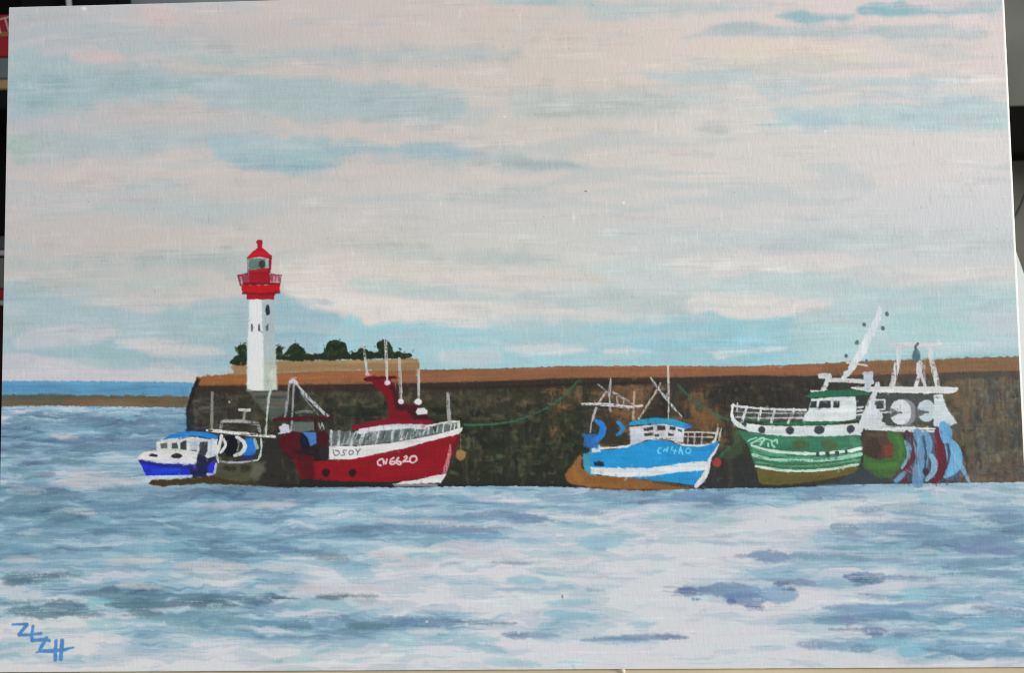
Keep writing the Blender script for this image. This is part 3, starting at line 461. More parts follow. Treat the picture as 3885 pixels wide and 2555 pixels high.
# dark foot of the wall
G([(1060,1780),(1140,1800),(1460,1826),(1720,1800),(2000,1815),(2150,1812),(2260,1853),(1900,1848),(1460,1850),(1060,1852)], (34,36,30), None, .75, soft=7, rough=3)
G([(2660,1790),(2760,1720),(2840,1730),(2880,1800),(2960,1850),(2900,1855),(2640,1858)], (40,42,44), None, .9, soft=6, rough=2)
G([(3180,1830),(3250,1770),(3300,1780),(3400,1815),(3480,1820),(3480,1840),(3100,1848)], (50,62,70), None, .9, soft=5, rough=2)
G([(985,1672),(1060,1660),(1100,1700),(1130,1850),(985,1850),(960,1800)], (40,38,34), None, .9, soft=6, rough=2)
L([(1060,1843),(1300,1848),(1700,1843),(2100,1842),(2260,1850)], 12, (28,30,32), None, .85, 2, 1)
L([(2640,1852),(2800,1848),(2950,1850),(3100,1842)], 12, (36,42,46), None, .85, 2, 1)
dabs(240, 1080, 2780, 1470, 1840, [(34,34,24),(64,58,40),(44,46,32),(84,70,48)], (60,170), (5,18), .45, vert=1)
dabs(110, 3360, 3880, 1450, 1830, [(60,54,44),(96,80,58),(70,68,60)], (60,170), (6,20), .5, vert=1)
dabs(500, 715, 3880, 1470, 1835, [(30,30,26),(120,108,86),(40,38,30),(98,92,74)], (5,18), (3,8), .5)
ONLY[0] = None
# brown coping and the shadow line painted below it
COP = P('painted_wall_top', PIER, 'orange brown ledge along the top of the painted harbour wall')
G([(748,1432),(800,1426),(940,1418),(1049,1416),(1250,1408),(1590,1404),(1700,1404),(1900,1399),(2119,1391),(2380,1390),(2600,1391),(2800,1392),(3022,1386),(3131,1380),(3213,1374),(3340,1370),(3552,1366),(3700,1358),(3863,1354),(3940,1352),(3940,1408),(3700,1412),(3500,1420),(3131,1428),(2803,1426),(2600,1434),(2174,1436),(2000,1444),(1800,1450),(1585,1455),(1250,1461),(1049,1464),(930,1465),(760,1466)], (138,92,62), COP, soft=1.8, rough=1)
L([(1055,1440),(1250,1432),(1500,1428)], 36, (158,94,52), None, .6, 6, 3, dry=.3)
L([(760,1446),(860,1440),(935,1440)], 34, (150,96,48), None, .7, 4, 2)
L([(2300,1405),(2600,1408),(2900,1405),(3100,1402)], 26, (154,94,58), None, .5, 5, 2, dry=.3)
L([(3330,1395),(3600,1385),(3880,1380)], 46, (124,94,60), None, .8, 5, 2)
L([(3140,1400),(3250,1396)], 40, (128,88,56), None, .8, 4, 2)
L([(1600,1408),(2100,1396),(2600,1394),(3000,1390)], 5, (186,128,82), None, .5, 2, 1, dry=.6)
L([(760,1478),(900,1476),(1049,1474),(1250,1474),(1585,1468),(1800,1464),(2000,1458),(2174,1450),(2600,1446),(2803,1440),(3131,1440)], [26,26,26,30,30,26,30,28,26,26,20], (50,38,30), None, .85, 4, 1.6, dry=.2)
L([(3131,1440),(3500,1432),(3700,1424),(3900,1420)], 24, (70,60,52), None, .85, 4, 1.6)
L([(1590,1474),(1900,1470),(2200,1458),(2500,1452)], 8, (34,26,22), None, .8, 3, 1, dry=.3)
G([(746,1434),(762,1440),(744,1470),(738,1500),(728,1530),(716,1560),(710,1600),(706,1560),(712,1530),(722,1496),(735,1458)], (26,26,26), None, .9, soft=2, rough=1)
G([(706,1560),(735,1570),(730,1640),(708,1640)], (20,34,46), None, .7, soft=5, rough=2)
L([(1500,1455),(1501,1480)], 3, (180,150,110), None, .6)
HILL = P('painted_hill', None, 'tan grassy slope painted above the wall behind the lighthouse')
G([(884,1387),(920,1380),(945,1376),(1050,1370),(1150,1368),(1300,1366),(1500,1363),(1560,1356),(1585,1364),(1592,1378),(1592,1404),(1250,1409),(1049,1418),(900,1420),(886,1418)], (150,124,88), HILL, soft=2, rough=1)
L([(1060,1400),(1200,1392),(1400,1392),(1580,1390)], 20, (140,106,72), None, .6, 5, 2, dry=.3)
L([(1200,1376),(1350,1374),(1560,1366)], 8, (170,144,104), None, .6, 4, 1.5, dry=.3)
L([(890,1396),(935,1392)], 26, (160,120,84), None, .7, 4, 1.5)
HEDGE = P('painted_hedge', None, 'low dark green hedge painted along the top of the hill')
G([(1048,1350),(1160,1344),(1250,1341),(1340,1342),(1400,1335),(1490,1338),(1560,1342),(1566,1352),(1540,1362),(1400,1364),(1250,1368),(1150,1370),(1048,1366)], (32,40,22), HEDGE, soft=1.8, rough=1.4)
def tree(pts, label, hi=(52,72,40)):
    t = P('painted_tree', None, label)
    G(pts, (30,44,24), t, soft=1.6, rough=1.0, sm=True, streak=('n', .15))
    q = np.array(pts); cx, cy = q.mean(0); rx, ry = q.std(0)
    for _ in range(26):
        x, y = RNG.normal(cx, rx * .8), RNG.normal(cy, ry * .8)
        k = T([(x, y)])[0]; ix, iy = int(k[0]), int(k[1])
        if pid[iy, ix] != t: continue
        L([(x - 3, y), (x + 3, y + RNG.normal(0, 3))], RNG.uniform(5, 9), hi if RNG.random() < .4 else (24,32,20), None, .6, 2, 1.2)
    for _ in range(6):   # ragged leaf tips
        i = RNG.integers(len(q)); x, y = q[i] + RNG.normal(0, 5, 2)
        if y < 1368: L([(x, y), (x + RNG.normal(0, 5), y - abs(RNG.normal(0, 5)))], RNG.uniform(3, 6), (44,66,44), t, .7, 1.4, 1)
    return t
tree([(872,1378),(890,1352),(905,1348),(898,1325),(906,1312),(930,1308),(936,1330),(934,1384),(900,1386)], 'green tree painted just left of the lighthouse', (60,92,50))
tree([(1050,1350),(1050,1322),(1058,1314),(1067,1322),(1068,1350)], 'small narrow tree painted against the right side of the lighthouse', (60,84,60))
tree([(1083,1350),(1092,1326),(1104,1312),(1120,1303),(1138,1312),(1152,1326),(1158,1348)], 'bushy round tree painted between the small tree and the largest tree')
tree([(1238,1344),(1236,1320),(1242,1302),(1262,1292),(1290,1294),(1308,1304),(1316,1320),(1314,1346)], 'largest dark round tree painted in the middle of the hill')
tree([(1330,1344),(1352,1336),(1362,1324),(1380,1322),(1398,1334),(1396,1364),(1350,1362)], 'low dark tree painted behind the leftmost red boat antenna')
tree([(1436,1332),(1430,1312),(1440,1294),(1460,1290),(1480,1304),(1490,1330),(1492,1350),(1430,1352)], 'tall dark tree painted behind the second red boat antenna')
tree([(1494,1350),(1500,1338),(1515,1334),(1535,1342),(1562,1346),(1540,1360),(1500,1362)], 'low dark bush painted at the right end of the hill')

# ------------------------------------------------------------------ lighthouse
LH = P('painted_lighthouse', None, 'white painted lighthouse with a red lantern and gallery standing in front of the wall')
G([(946,1132),(1040,1132),(1041,1250),(1044,1330),(1048,1400),(1049,1478),(1030,1486),(940,1484),(937,1450),(940,1300),(943,1200)], (168,182,184), LH, soft=2, rough=.8, streak=('v', .03))
G([(946,1132),(993,1132),(994,1200),(999,1290),(1001,1370),(1001,1484),(938,1484),(937,1440),(940,1330),(940,1280),(944,1220)], (218,226,226), LH, soft=1.6, rough=.8, streak=('v', .03))
G([(940,1375),(1000,1372),(1002,1484),(938,1482)], (222,222,212), None, .7, soft=6, rough=1)
G([(1001,1360),(1046,1362),(1049,1478),(1002,1482)], (178,182,170), None, .8, soft=6, rough=1)
G([(1026,1410),(1046,1400),(1049,1476),(1024,1480)], (202,202,184), None, .8, soft=5, rough=1)
L([(939,1395),(938,1440),(941,1482)], 5, (176,180,172), None, .6, 2, 1)
for pts, lb in (([(1010,1158),(1018,1154),(1024,1166),(1024,1192),(1012,1197),(1006,1180)], 'tall dark window below the gallery'), ([(952,1230),(958,1229),(961,1245),(958,1260),(952,1258)], 'narrow grey window, leftmost of the row'),
                ([(979,1233),(986,1228),(988,1258),(980,1259)], 'narrow grey window, middle of the row'), ([(1008,1240),(1018,1229),(1018,1256),(1010,1256)], 'narrow grey window, rightmost of the row')):
    G(pts, (34,48,56) if 'tall' in lb else (82,92,100), P('window', LH, lb), soft=1.3, rough=.5)
LR = P('lantern_room', LH)
G([(938,980),(1030,980),(1026,1034),(940,1040)], (150,166,162), LR, soft=1.3)
G([(946,982),(1012,980),(1010,1018),(945,1026)], (92,120,108), LR, soft=1.4)
E(994, 1003, 12, 15, (44,58,50), P('lamp', LH), soft=2)
L([(1012,984),(1011,1012)], 8, (160,176,168), None, .9)
for x in (940, 945): L([(x,982),(x,1040)], 3, (104,112,110), LR, .8)
RF = P('roof', LH)
G([(936,977),(957,957),(975,942),(996,940),(1013,956),(1032,971),(1030,983),(1019,981),(984,975),(942,981)], (176,16,32), RF, soft=1.2, rough=.5)
L([(950,972),(980,962),(1010,966)], 8, (192,20,34), None, .6, 3, 1)
L([(985,944),(985,928)], 17, (160,16,34), RF, sm=False); E(985, 920, 13, 10, (162,18,36), RF)
L([(1026,980),(1023,1034)], 10, (138,18,44), RF)
GA = P('gallery', LH)
G([(901,1044),(944,1040),(944,1082),(912,1086)], (132,44,62), GA, .9, dry=.2); G([(1024,1040),(1066,1044),(1060,1086),(1026,1080)], (140,56,72), GA, .9, dry=.2)
for x0, x1 in ((914,920),(1040,1038),(1052,1050)): L([(x0,1052),(x1,1084)], 7, (202,150,158), None, .85)
L([(903,1044),(944,1038)], 4, (120,30,50), GA); L([(1026,1040),(1068,1045)], 4, (120,50,64), GA); L([(902,1044),(912,1084)], 4, (110,60,70), GA); L([(1068,1045),(1060,1084)], 4, (120,70,80), GA)
G([(944,1026),(1022,1016),(1026,1080),(944,1080)], (150,16,30), GA, rough=.4); G([(950,1026),(1018,1018),(1018,1028),(950,1034)], (186,20,40), None, .8)
G([(915,1082),(1063,1082),(1060,1106),(1042,1118),(936,1118),(917,1102)], (188,12,24), GA, soft=1.4); L([(926,1078),(1056,1078)], 9, (104,10,22), None, .9, 2); L([(922,1112),(985,1116),(1058,1110)], 8, (112,10,20), None, .85, 2)
G([(936,1118),(1040,1118),(1040,1137),(938,1136)], (160,16,36), GA); L([(950,1134),(1000,1136)], 5, (196,30,50), None, .7); L([(985,1118),(1040,1120)], 6, (124,12,28), None, .8)
G([(939,1486),(1010,1484),(1090,1486),(1090,1560),(1030,1600),(1000,1560),(985,1545),(960,1515)], (84,88,80), None, .85, soft=3, rough=1.5)
for y, c in ((1495,(104,96,86)),(1508,(60,62,58)),(1520,(84,98,94)),(1532,(108,88,70)),(1546,(88,100,98)),(1562,(76,84,80))): L([(960+(y-1490)*.8,y),(1040,y),(1090,y-2)], 10, c, None, .8, 3, 1)

# ------------------------------------------------------------------ small blue boat
B1 = P('painted_boat', None, 'small royal blue boat with white cabin and bright blue roof, painted farthest left')
def w(name, parent, pts, wd, col, op=1., **k):
    i = P(name, parent) if isinstance(name, str) else name
    L(pts, wd, col, i, op, **k); return i
w('mooring_post', B1, [(805,1490),(804,1560),(803,1628)], 11, (134,138,124), .95)
w('mast', B1, [(1040,1405),(1030,1470),(1020,1510),(1013,1580),(1008,1652)], [5,8,9,7,6], (186,196,188), .95)
fr = w('upper_frame', B1, [(837,1630),(842,1600),(900,1596),(978,1606),(986,1640)], 12, (150,152,148), .85, sm=False, dry=.3)
w(fr, B1, [(850,1598),(910,1600),(970,1607)], 14, (176,178,174), .7, dry=.4)
L([(909,1556),(947,1557)], 12, (196,198,190), fr); L([(929,1560),(924,1598)], 9, (150,152,140), fr)
G([(820,1756),(985,1752),(1000,1780),(985,1820),(900,1832),(812,1826),(806,1790)], (78,78,56), None, .8, soft=4, rough=2)
for x in (872, 936): E(x, 1778, 26, 12, (40,42,34), None, op=.85, soft=4, rough=1.5)
G([(958,1757),(1010,1750),(1000,1790),(970,1820),(950,1810)], (98,100,88), None, .6, soft=5, rough=2)
G([(524,1748),(623,1761),(743,1765),(794,1758),(819,1752),(812,1796),(727,1806),(620,1806),(554,1808),(538,1770)], (24,44,192), B1, soft=1.3, rough=.6)
L([(535,1752),(620,1768),(740,1774)], 12, (30,32,86), None, .85, 3, 1); L([(580,1790),(680,1784)], 14, (30,70,214), None, .7, 4, 1)
G([(735,1715),(790,1728),(818,1706),(820,1742),(792,1762),(786,1815),(725,1818),(722,1780),(740,1765)], (26,26,56), B1, .92, soft=3, rough=1.6)
E(738,1777,9,8,(76,44,160),None,op=.7,soft=4); E(803,1775,10,16,(50,40,196),None,op=.8,soft=3)
st = P('white_stripe', B1); L([(554,1811),(640,1810),(727,1807)], 9, (184,204,228), st, .95); L([(788,1801),(812,1797),(820,1760)], 9, (180,192,210), st, .9)
G([(561,1838),(575,1822),(640,1822),(730,1815),(807,1808),(900,1830),(1000,1846),(860,1840),(768,1836),(680,1842),(620,1847)], (66,50,28), P('keel', B1), soft=2, rough=1)
bw = P('foredeck', B1)
G([(522,1739),(545,1716),(600,1708),(643,1706),(752,1714),(745,1760),(690,1759),(623,1757),(575,1748)], (214,212,212), bw, soft=1.4); L([(552,1712),(620,1708),(680,1706)], 5, (120,124,112), None, .6)
E(580,1730,17,6,(40,42,44),P('porthole', bw)); E(671,1731,20,10,(38,38,40),P('porthole', bw))
cb = P('cabin', B1)
G([(593,1680),(620,1664),(640,1660),(740,1656),(827,1664),(822,1730),(790,1740),(752,1720),(740,1708),(594,1712)], (206,208,208), cb, soft=1.3, rough=.6)
for pts, c in (([(608,1684),(634,1680),(636,1703),(611,1704)],(92,100,100)), ([(652,1684),(672,1679),(677,1704),(650,1704)],(70,76,78)), ([(685,1680),(706,1672),(708,1708),(684,1706)],(52,58,62)), ([(758,1678),(788,1676),(788,1712),(776,1734),(756,1724)],(56,60,64))):
    G(pts, c, P('window', cb), soft=1.5, rough=.5)
G([(722,1680),(748,1676),(748,1712),(722,1708)], (160,172,178), None, .7, soft=3); L([(715,1660),(714,1706)], 8, (222,224,222), None, .9); L([(804,1672),(800,1730)], 14, (184,192,206), None, .8, 3)
G([(620,1668),(643,1653),(679,1642),(725,1637),(781,1641),(827,1654),(826,1667),(781,1666),(743,1656),(679,1662)], (28,124,202), P('roof', B1), soft=1.3)
L([(680,1665),(743,1658),(800,1668)], 4, (30,50,80), None, .8); L([(700,1650),(760,1648)], 7, (60,146,214), None, .6, 3)
dr = P('net_drum', B1, 'black and blue net drum on the stern of the small blue boat')
G([(932,1664),(957,1662),(973,1692),(970,1717),(955,1733),(919,1728),(925,1700)], (36,112,198), dr, soft=1.5); E(873,1692,29,40,(10,12,22),dr,soft=1.5)
L([(920,1738),(960,1735)], 12, (28,42,110), dr, .8)
L([(899,1660),(922,1676),(930,1699),(912,1722),(891,1729)], [11,14,15,14,10], (206,212,214), dr); L([(848,1669),(856,1689),(846,1708),(836,1718)], 10, (210,212,212), dr); L([(904,1668),(906,1690),(900,1710)], 7, (140,144,150), None, .8)
gt = P('gantry', B1, 'white stern gantry over the net drum')
L([(786,1634),(850,1640),(950,1650),(1042,1658)], [9,13,13,10], (218,222,218), gt, dry=.1); E(797,1636,9,4,(60,60,58),None)
L([(840,1654),(832,1690),(822,1722)], 13, (214,214,214), gt); L([(822,1722),(828,1756)], 8, (204,206,210), gt); L([(990,1666),(992,1700),(982,1742),(965,1750)], 7, (186,198,190), gt); L([(966,1668),(976,1700)], 12, (170,206,206), gt, .7); L([(828,1752),(900,1756),(970,1748)], 8, (168,168,182), gt, .9, dry=.3)
E(870,1526,4,5,(190,190,170),None)

# ------------------------------------------------------------------ red trawler
B2 = P('painted_boat', None, 'large crimson trawler with a tall red mast and white rail, painted second from the left')
G([(1743,1647),(1623,1676),(1540,1702),(1415,1727),(1332,1743),(1249,1748),(1183,1752),(1108,1736),(1125,1773),(1141,1820),(1291,1829),(1457,1831),(1498,1830),(1581,1821),(1681,1798),(1714,1728),(1739,1682)], (134,11,25), B2, soft=1.4, rough=.7)
G([(1108,1736),(1183,1750),(1190,1822),(1141,1820),(1125,1773)], (70,12,20), None, .8, soft=7, rough=3)
L([(1420,1800),(1520,1790),(1620,1770)], 34, (150,14,30), None, .5, 8, 3); G([(1712,1690),(1743,1655),(1738,1690),(1714,1735),(1694,1790),(1700,1740)], (98,14,26), None, .8, soft=4)
L([(1350,1740),(1450,1722),(1560,1698)], 8, (176,30,52), None, .6, 4)
L([(1708,1690),(1706,1720),(1696,1760),(1684,1798)], [7,14,15,17], (202,128,138), P('stem_stripe', B2), .9, dry=.25)
for x, r, c in ((1170,13,(84,12,20)), (1237,16,(48,8,14)), (1337,15,(48,8,14))): E(x, 1794, r, r, c, P('porthole', B2), soft=1.8)
kb = P('keel', B2); G([(1141,1819),(1291,1828),(1486,1834),(1500,1840),(1660,1838),(1660,1848),(1490,1850),(1137,1846)], (30,28,32), kb, soft=2, rough=1); L([(1500,1843),(1580,1840),(1655,1843)], 12, (134,134,144), kb, .9, 2)
G([(1486,1840),(1530,1828),(1581,1822),(1650,1806),(1694,1799),(1672,1834),(1581,1836)], (216,212,210), kb, soft=1.3)
bd = P('white_bulwark', B2)
G([(1756,1622),(1736,1626),(1660,1648),(1581,1664),(1478,1682),(1353,1694),(1249,1692),(1244,1745),(1332,1744),(1415,1727),(1540,1702),(1623,1677),(1743,1648),(1754,1634)], (216,216,214), bd, soft=1.4)
rd = P('cabin_roof', B2); G([(1336,1616),(1415,1598),(1490,1587),(1581,1590),(1652,1598),(1630,1616),(1490,1612),(1374,1628),(1338,1636)], (124,12,36), rd, soft=1.3)
G([(1249,1636),(1341,1640),(1500,1612),(1623,1620),(1700,1606),(1740,1600),(1744,1624),(1648,1651),(1581,1664),(1478,1681),(1353,1693),(1249,1691)], (104,114,114), None, .9, soft=2, rough=1)
cb2 = P('wheelhouse', B2)
G([(1341,1646),(1366,1628),(1415,1619),(1490,1610),(1560,1609),(1631,1615),(1628,1632),(1560,1628),(1490,1632),(1410,1640),(1362,1650)], (202,210,210), cb2, soft=1.3)
for a, b, wd_ in (((1256,1636),(1256,1690),9),((1288,1638),(1284,1688),9),((1328,1638),(1328,1692),8),((1352,1644),(1334,1690),14),((1382,1640),(1362,1690),12),((1420,1630),(1424,1676),14),((1440,1640),(1420,1680),12),((1490,1628),(1482,1672),12),((1524,1628),(1516,1668),10),((1572,1626),(1562,1662),14),((1625,1626),(1596,1654),10)):
    L([a, b], wd_, (200,208,208), cb2, .88, dry=.2)
for x, y, r in ((1300,1662,10),(1358,1664,10),(1400,1658,12),(1456,1652,10),(1502,1650,9),(1542,1644,9)): L([(x+4,y-12),(x-4,y+10)], r, (70,78,80), P('window', cb2), .85, 2, .8)
for _ in range(75):
    x = RNG.uniform(1254, 1640); yb = np.interp(x, [1250,1353,1478,1581,1648], [1688,1690,1679,1660,1647]); yt = np.interp(x, [1250,1340,1410,1500,1640], [1638,1644,1632,1628,1624])
    a_, b_ = sorted(RNG.uniform(yt, yb, 2)); c = [(204,210,210),(176,184,184),(126,138,138),(60,70,74),(84,92,94)][RNG.integers(5)]
    L([(x + 4, a_), (x - 3, min(b_ + 8, yb))], RNG.uniform(3, 6), c, None, .8, 1.5, .7, dry=.2)
rl = P('rail', B2)
L([(1631,1616),(1690,1604),(1735,1600)], 8, (206,210,206), rl)
for x in (1650, 1662, 1684, 1712, 1726): L([(x,1612),(x-4,1640)], 5, (200,204,200), rl, .95)
L([(1739,1602),(1744,1638)], 11, (206,206,198), rl)
G([(1644,1620),(1656,1616),(1654,1638),(1646,1640)], (40,46,46), None, .9)
w('bow_mast', B2, [(1700,1495),(1702,1540),(1706,1604)], [12,16,18], (166,166,162), .9, dry=.2)
mr = P('funnel_mast', B2, 'curved crimson mast rising over the wheelhouse')
G([(1378,1438),(1399,1429),(1450,1428),(1498,1427),(1503,1435),(1478,1440),(1494,1458),(1507,1499),(1515,1538),(1569,1535),(1600,1545),(1623,1574),(1631,1595),(1478,1591),(1473,1541),(1453,1491),(1428,1472),(1414,1452),(1386,1447)], (116,10,26), mr, soft=1.4, rough=.7)
G([(1470,1450),(1498,1470),(1510,1500),(1518,1538),(1569,1537),(1600,1548),(1628,1590),(1570,1592),(1540,1560),(1505,1556),(1490,1500)], (44,18,20), mr, .75, soft=4, rough=1.5)
L([(1384,1440),(1440,1436),(1500,1432)], 10, (78,10,22), None, .9)
for n, pts, wd_, c, bx, by, br, bc in ((0,[(1376,1287),(1384,1350),(1393,1416)],[5,9,8],(184,192,192),1393,1421,9,(206,150,160)), (1,[(1463,1292),(1466,1370),(1469,1445)],[12,11,8],(198,198,194),1471,1454,12,(220,206,214)),
        (2,[(1515,1362),(1518,1430),(1521,1516)],12,(184,178,170),1521,1524,12,(220,214,220)), (3,[(1588,1406),(1589,1450),(1588,1512)],[10,11,8],(182,182,178),1586,1526,14,(222,220,224))):
    i = w('antenna', B2, pts, wd_, c, .95, dry=.15); E(bx, by, br, br * .8, bc, i, soft=1.5)
G([(1578,1566),(1586,1550),(1610,1547),(1624,1560),(1620,1574),(1584,1575)], (212,214,216), P('radar', B2), soft=1.3)
E(1600, 1585, 26, 8, (30,28,26), None, op=.6, soft=3)
G([(1108,1600),(1195,1602),(1192,1638),(1104,1640)], (108,116,112), None, .8, soft=2.5)
L([(1124,1566),(1150,1562),(1185,1564)], 10, (130,146,144), None, .7, dry=.4)
d2 = P('net_drum', B2, 'maroon net drums with a blue band on the stern of the red trawler')
G([(1125,1650),(1180,1636),(1205,1640),(1245,1690),(1248,1742),(1190,1752),(1141,1748),(1100,1740),(1075,1720)], (32,20,26), d2, .95, soft=3, rough=1.2)
E(1104,1676,47,40,(74,12,22),d2,soft=2); E(1158,1672,22,30,(14,18,38),d2,soft=2); G([(1145,1640),(1199,1641),(1203,1684),(1178,1694),(1165,1660)],(66,120,182),d2,soft=2)
E(1224,1670,24,34,(62,12,22),d2,soft=2); E(1228,1716,20,28,(38,32,36),d2,soft=2); L([(1090,1715),(1130,1735),(1180,1742)], 22, (84,12,24), d2, .85, 3)
af = P('a_frame', B2, 'pale stern A frame with a dark red crossbeam')
L([(1098,1456),(1090,1520),(1082,1590)], 9, (158,160,170), af, .9, dry=.3); L([(1116,1458),(1110,1550),(1104,1636)], 9, (160,162,172), af, .9, dry=.3)
L([(1120,1452),(1160,1500),(1200,1540),(1244,1582)], [9,11,12,10], (180,186,188), af, .95, dry=.2); L([(1138,1486),(1170,1530),(1210,1578)], 5, (138,148,146), af, .8, dry=.4)
L([(1102,1450),(1114,1446),(1124,1454)], 14, (200,192,200), af); G([(1122,1462),(1142,1486),(1136,1512),(1122,1512)], (32,36,44), None, .8, soft=2)
L([(1039,1594),(1140,1588),(1260,1588)], [10,14,10], (74,12,28), af)
L([(1196,1596),(1200,1635)], 12, (48,18,26), af); L([(1210,1608),(1216,1628),(1222,1606),(1230,1630)], 5, (180,186,186), None, .8, sm=False)
G([(1058,1622),(1074,1608),(1098,1612),(1100,1640),(1064,1642)], (192,196,206), P('float_bag', B2), soft=1.6); L([(1057,1646),(1098,1640)], 6, (206,208,212), None)
tx = P('lettering', B2, 'small grey letters on the white stern bulwark')
for pts in ([(1264,1708),(1266,1722),(1270,1730)],[(1272,1710),(1286,1713),(1288,1722),(1280,1729),(1270,1729)],[(1278,1711),(1284,1713)],[(1315,1710),(1303,1710),(1302,1718),(1308,1722),(1306,1728),(1294,1729)],[(1328,1711),(1324,1720),(1327,1727),(1338,1724),(1341,1716),(1336,1711),(1328,1711)],[(1350,1706),(1358,1716)],[(1367,1705),(1358,1716),(1356,1727)]):
    L(pts, 4.6, (104,110,112), tx, .95, soft=1, rough=.2, sm=False, taper=0)
tx = P('registration_number', B2, 'white hand painted CH6620 on the red bow')
for pts, ww in (([(1451,1743),(1441,1745),(1433,1754),(1435,1764),(1445,1767)],6),([(1455,1747),(1456,1762)],6),([(1455,1755),(1467,1753)],4),([(1468,1744),(1464,1760)],6),([(1494,1738),(1483,1746),(1479,1757),(1486,1763),(1497,1760),(1496,1752),(1484,1753)],5.4),([(1512,1738),(1505,1748),(1506,1760),(1517,1764),(1521,1755),(1508,1752)],6),
    ([(1534,1736),(1541,1732),(1544,1739),(1530,1752)],6),([(1530,1752),(1556,1752)],5),([(1562,1734),(1555,1742),(1560,1756),(1572,1755),(1581,1744),(1576,1732),(1562,1733)],6)):
    L(pts, ww * 1.2, (216,200,204), tx, .95, soft=1.3, rough=.5, sm=len(pts) > 3)
w('fender_line', B2, [(1747,1640),(1749,1712)], 3, (130,120,96), .7)
E(1748,1728,18,22,(152,112,66),P('painted_buoy', None, 'orange buoy hanging at the bow of the painted red trawler'),soft=2)

# ------------------------------------------------------------------ mooring ropes
for pts, wd_, lb in (([(1762,1612),(1850,1612),(1960,1596),(2060,1556),(2130,1510),(2175,1466),(2196,1438)],8,'green mooring rope painted from the red trawler up to the wall'), ([(2572,1462),(2610,1500),(2670,1550),(2740,1586),(2790,1600)],9,'green mooring rope painted from the wall down to the green trawler bow'), ([(2800,1640),(2790,1680),(2750,1716),(2724,1740)],14,'frayed green rope painted hanging below the green trawler bow')):
    L(pts, wd_, (48,104,76), P('painted_rope', None, lb), .85, 1.6, .7, dry=.3, lift=.2)
G([(2780,1640),(2830,1660),(2820,1720),(2760,1750),(2740,1735),(2790,1690)], (58,84,54), None, .6, soft=5, rough=2.5)

# ------------------------------------------------------------------ light blue boat
B3 = P('painted_boat', None, 'sky blue fishing boat with white wheelhouse and ochre keel, painted third from the left')
G([(2205,1716),(2170,1765),(2144,1800),(2146,1822),(2170,1838),(2241,1851),(2330,1858),(2416,1861),(2530,1860),(2627,1853),(2640,1848),(2487,1826),(2380,1812),(2241,1803),(2205,1772)], (132,88,42), P('keel', B3), soft=1.8, rough=1)
L([(2200,1740),(2180,1790),(2200,1820)], 22, (150,106,58), None, .6, 6, 2); L([(2190,1846),(2330,1858),(2500,1860)], 6, (84,50,30), None, .8, 2, 1); L([(2480,1832),(2560,1842),(2625,1850)], 6, (56,44,34), None, .8, 2)
G([(2212,1724),(2250,1712),(2270,1712),(2330,1704),(2392,1692),(2440,1678),(2469,1671),(2529,1671),(2557,1684),(2603,1693),(2669,1691),(2700,1680),(2729,1670),(2719,1709),(2698,1737),(2680,1775),(2659,1803),(2634,1843),(2451,1821),(2300,1806),(2241,1800),(2216,1786)], (26,142,202), B3, soft=1.4, rough=.7)
G([(2208,1724),(2238,1716),(2240,1796),(2216,1788)], (78,150,166), None, .8, soft=6, rough=2); L([(2300,1740),(2450,1720),(2600,1720)], 36, (34,150,212), None, .5, 8, 3); L([(2700,1695),(2722,1690)], 20, (40,122,200), None, .6, 5)
G([(2241,1774),(2346,1777),(2469,1776),(2530,1768),(2592,1757),(2683,1751),(2681,1786),(2592,1791),(2451,1810),(2346,1811),(2241,1798)], (216,220,220), P('white_stripe', B3), soft=1.4, rough=.8)
L([(2727,1686),(2712,1716),(2694,1740),(2684,1780),(2668,1815),(2641,1846)], [5,8,12,18,20,16], (216,214,218), P('stem_stripe', B3), sm=True)
L([(2250,1702),(2330,1700),(2381,1693),(2402,1682),(2440,1670),(2470,1665),(2539,1666),(2570,1680),(2603,1690),(2662,1690),(2706,1678)], 9, (218,216,212), P('gunwale', B3), dry=.1)
G([(2244,1692),(2276,1690),(2278,1716),(2246,1716)], (206,214,214), B3); G([(2253,1754),(2290,1752),(2292,1770),(2254,1770)], (18,36,50), P('porthole', B3), soft=1.6)
wh = P('wheelhouse', B3)
G([(2388,1621),(2522,1608),(2598,1626),(2592,1682),(2540,1664),(2470,1662),(2430,1680),(2391,1690)], (204,204,208), wh, soft=1.3); G([(2400,1650),(2450,1650),(2450,1668),(2400,1684)], (176,186,202), None, .5, soft=4)
for pts in ([(2441,1626),(2478,1620),(2478,1634),(2444,1637)],[(2492,1615),(2524,1617),(2526,1634),(2494,1633)],[(2540,1618),(2562,1622),(2562,1634),(2540,1632)],[(2572,1628),(2588,1632),(2586,1640),(2572,1638)],[(2442,1646),(2474,1643),(2474,1654),(2446,1656)],[(2484,1650),(2500,1648),(2500,1658),(2486,1658)],[(2534,1646),(2556,1648),(2556,1656),(2536,1656)]):
    G(pts, (58,54,54), P('window', wh), soft=1.4, rough=.5)
E(2512,1650,11,9,(176,178,178),wh); L([(2528,1612),(2530,1640)], 6, (216,214,212), wh)
G([(2385,1617),(2388,1602),(2430,1592),(2487,1586),(2557,1591),(2606,1606),(2622,1622),(2600,1628),(2560,1618),(2522,1610),(2460,1610)], (30,152,196), P('roof', B3), soft=1.3); L([(2600,1616),(2622,1618)], 12, (60,90,190), None, .7, 3)
rl = P('rail', B3)
G([(2598,1645),(2705,1648),(2700,1684),(2640,1688),(2598,1680)], (50,42,36), None, .8, soft=3)
L([(2596,1641),(2660,1641),(2720,1645)], 6, (198,196,184), rl); L([(2596,1658),(2705,1660)], 6, (180,178,168), rl)
for x in (2612, 2636, 2664): L([(x,1642),(x-3,1686)], 6, (176,174,166), rl, .9)
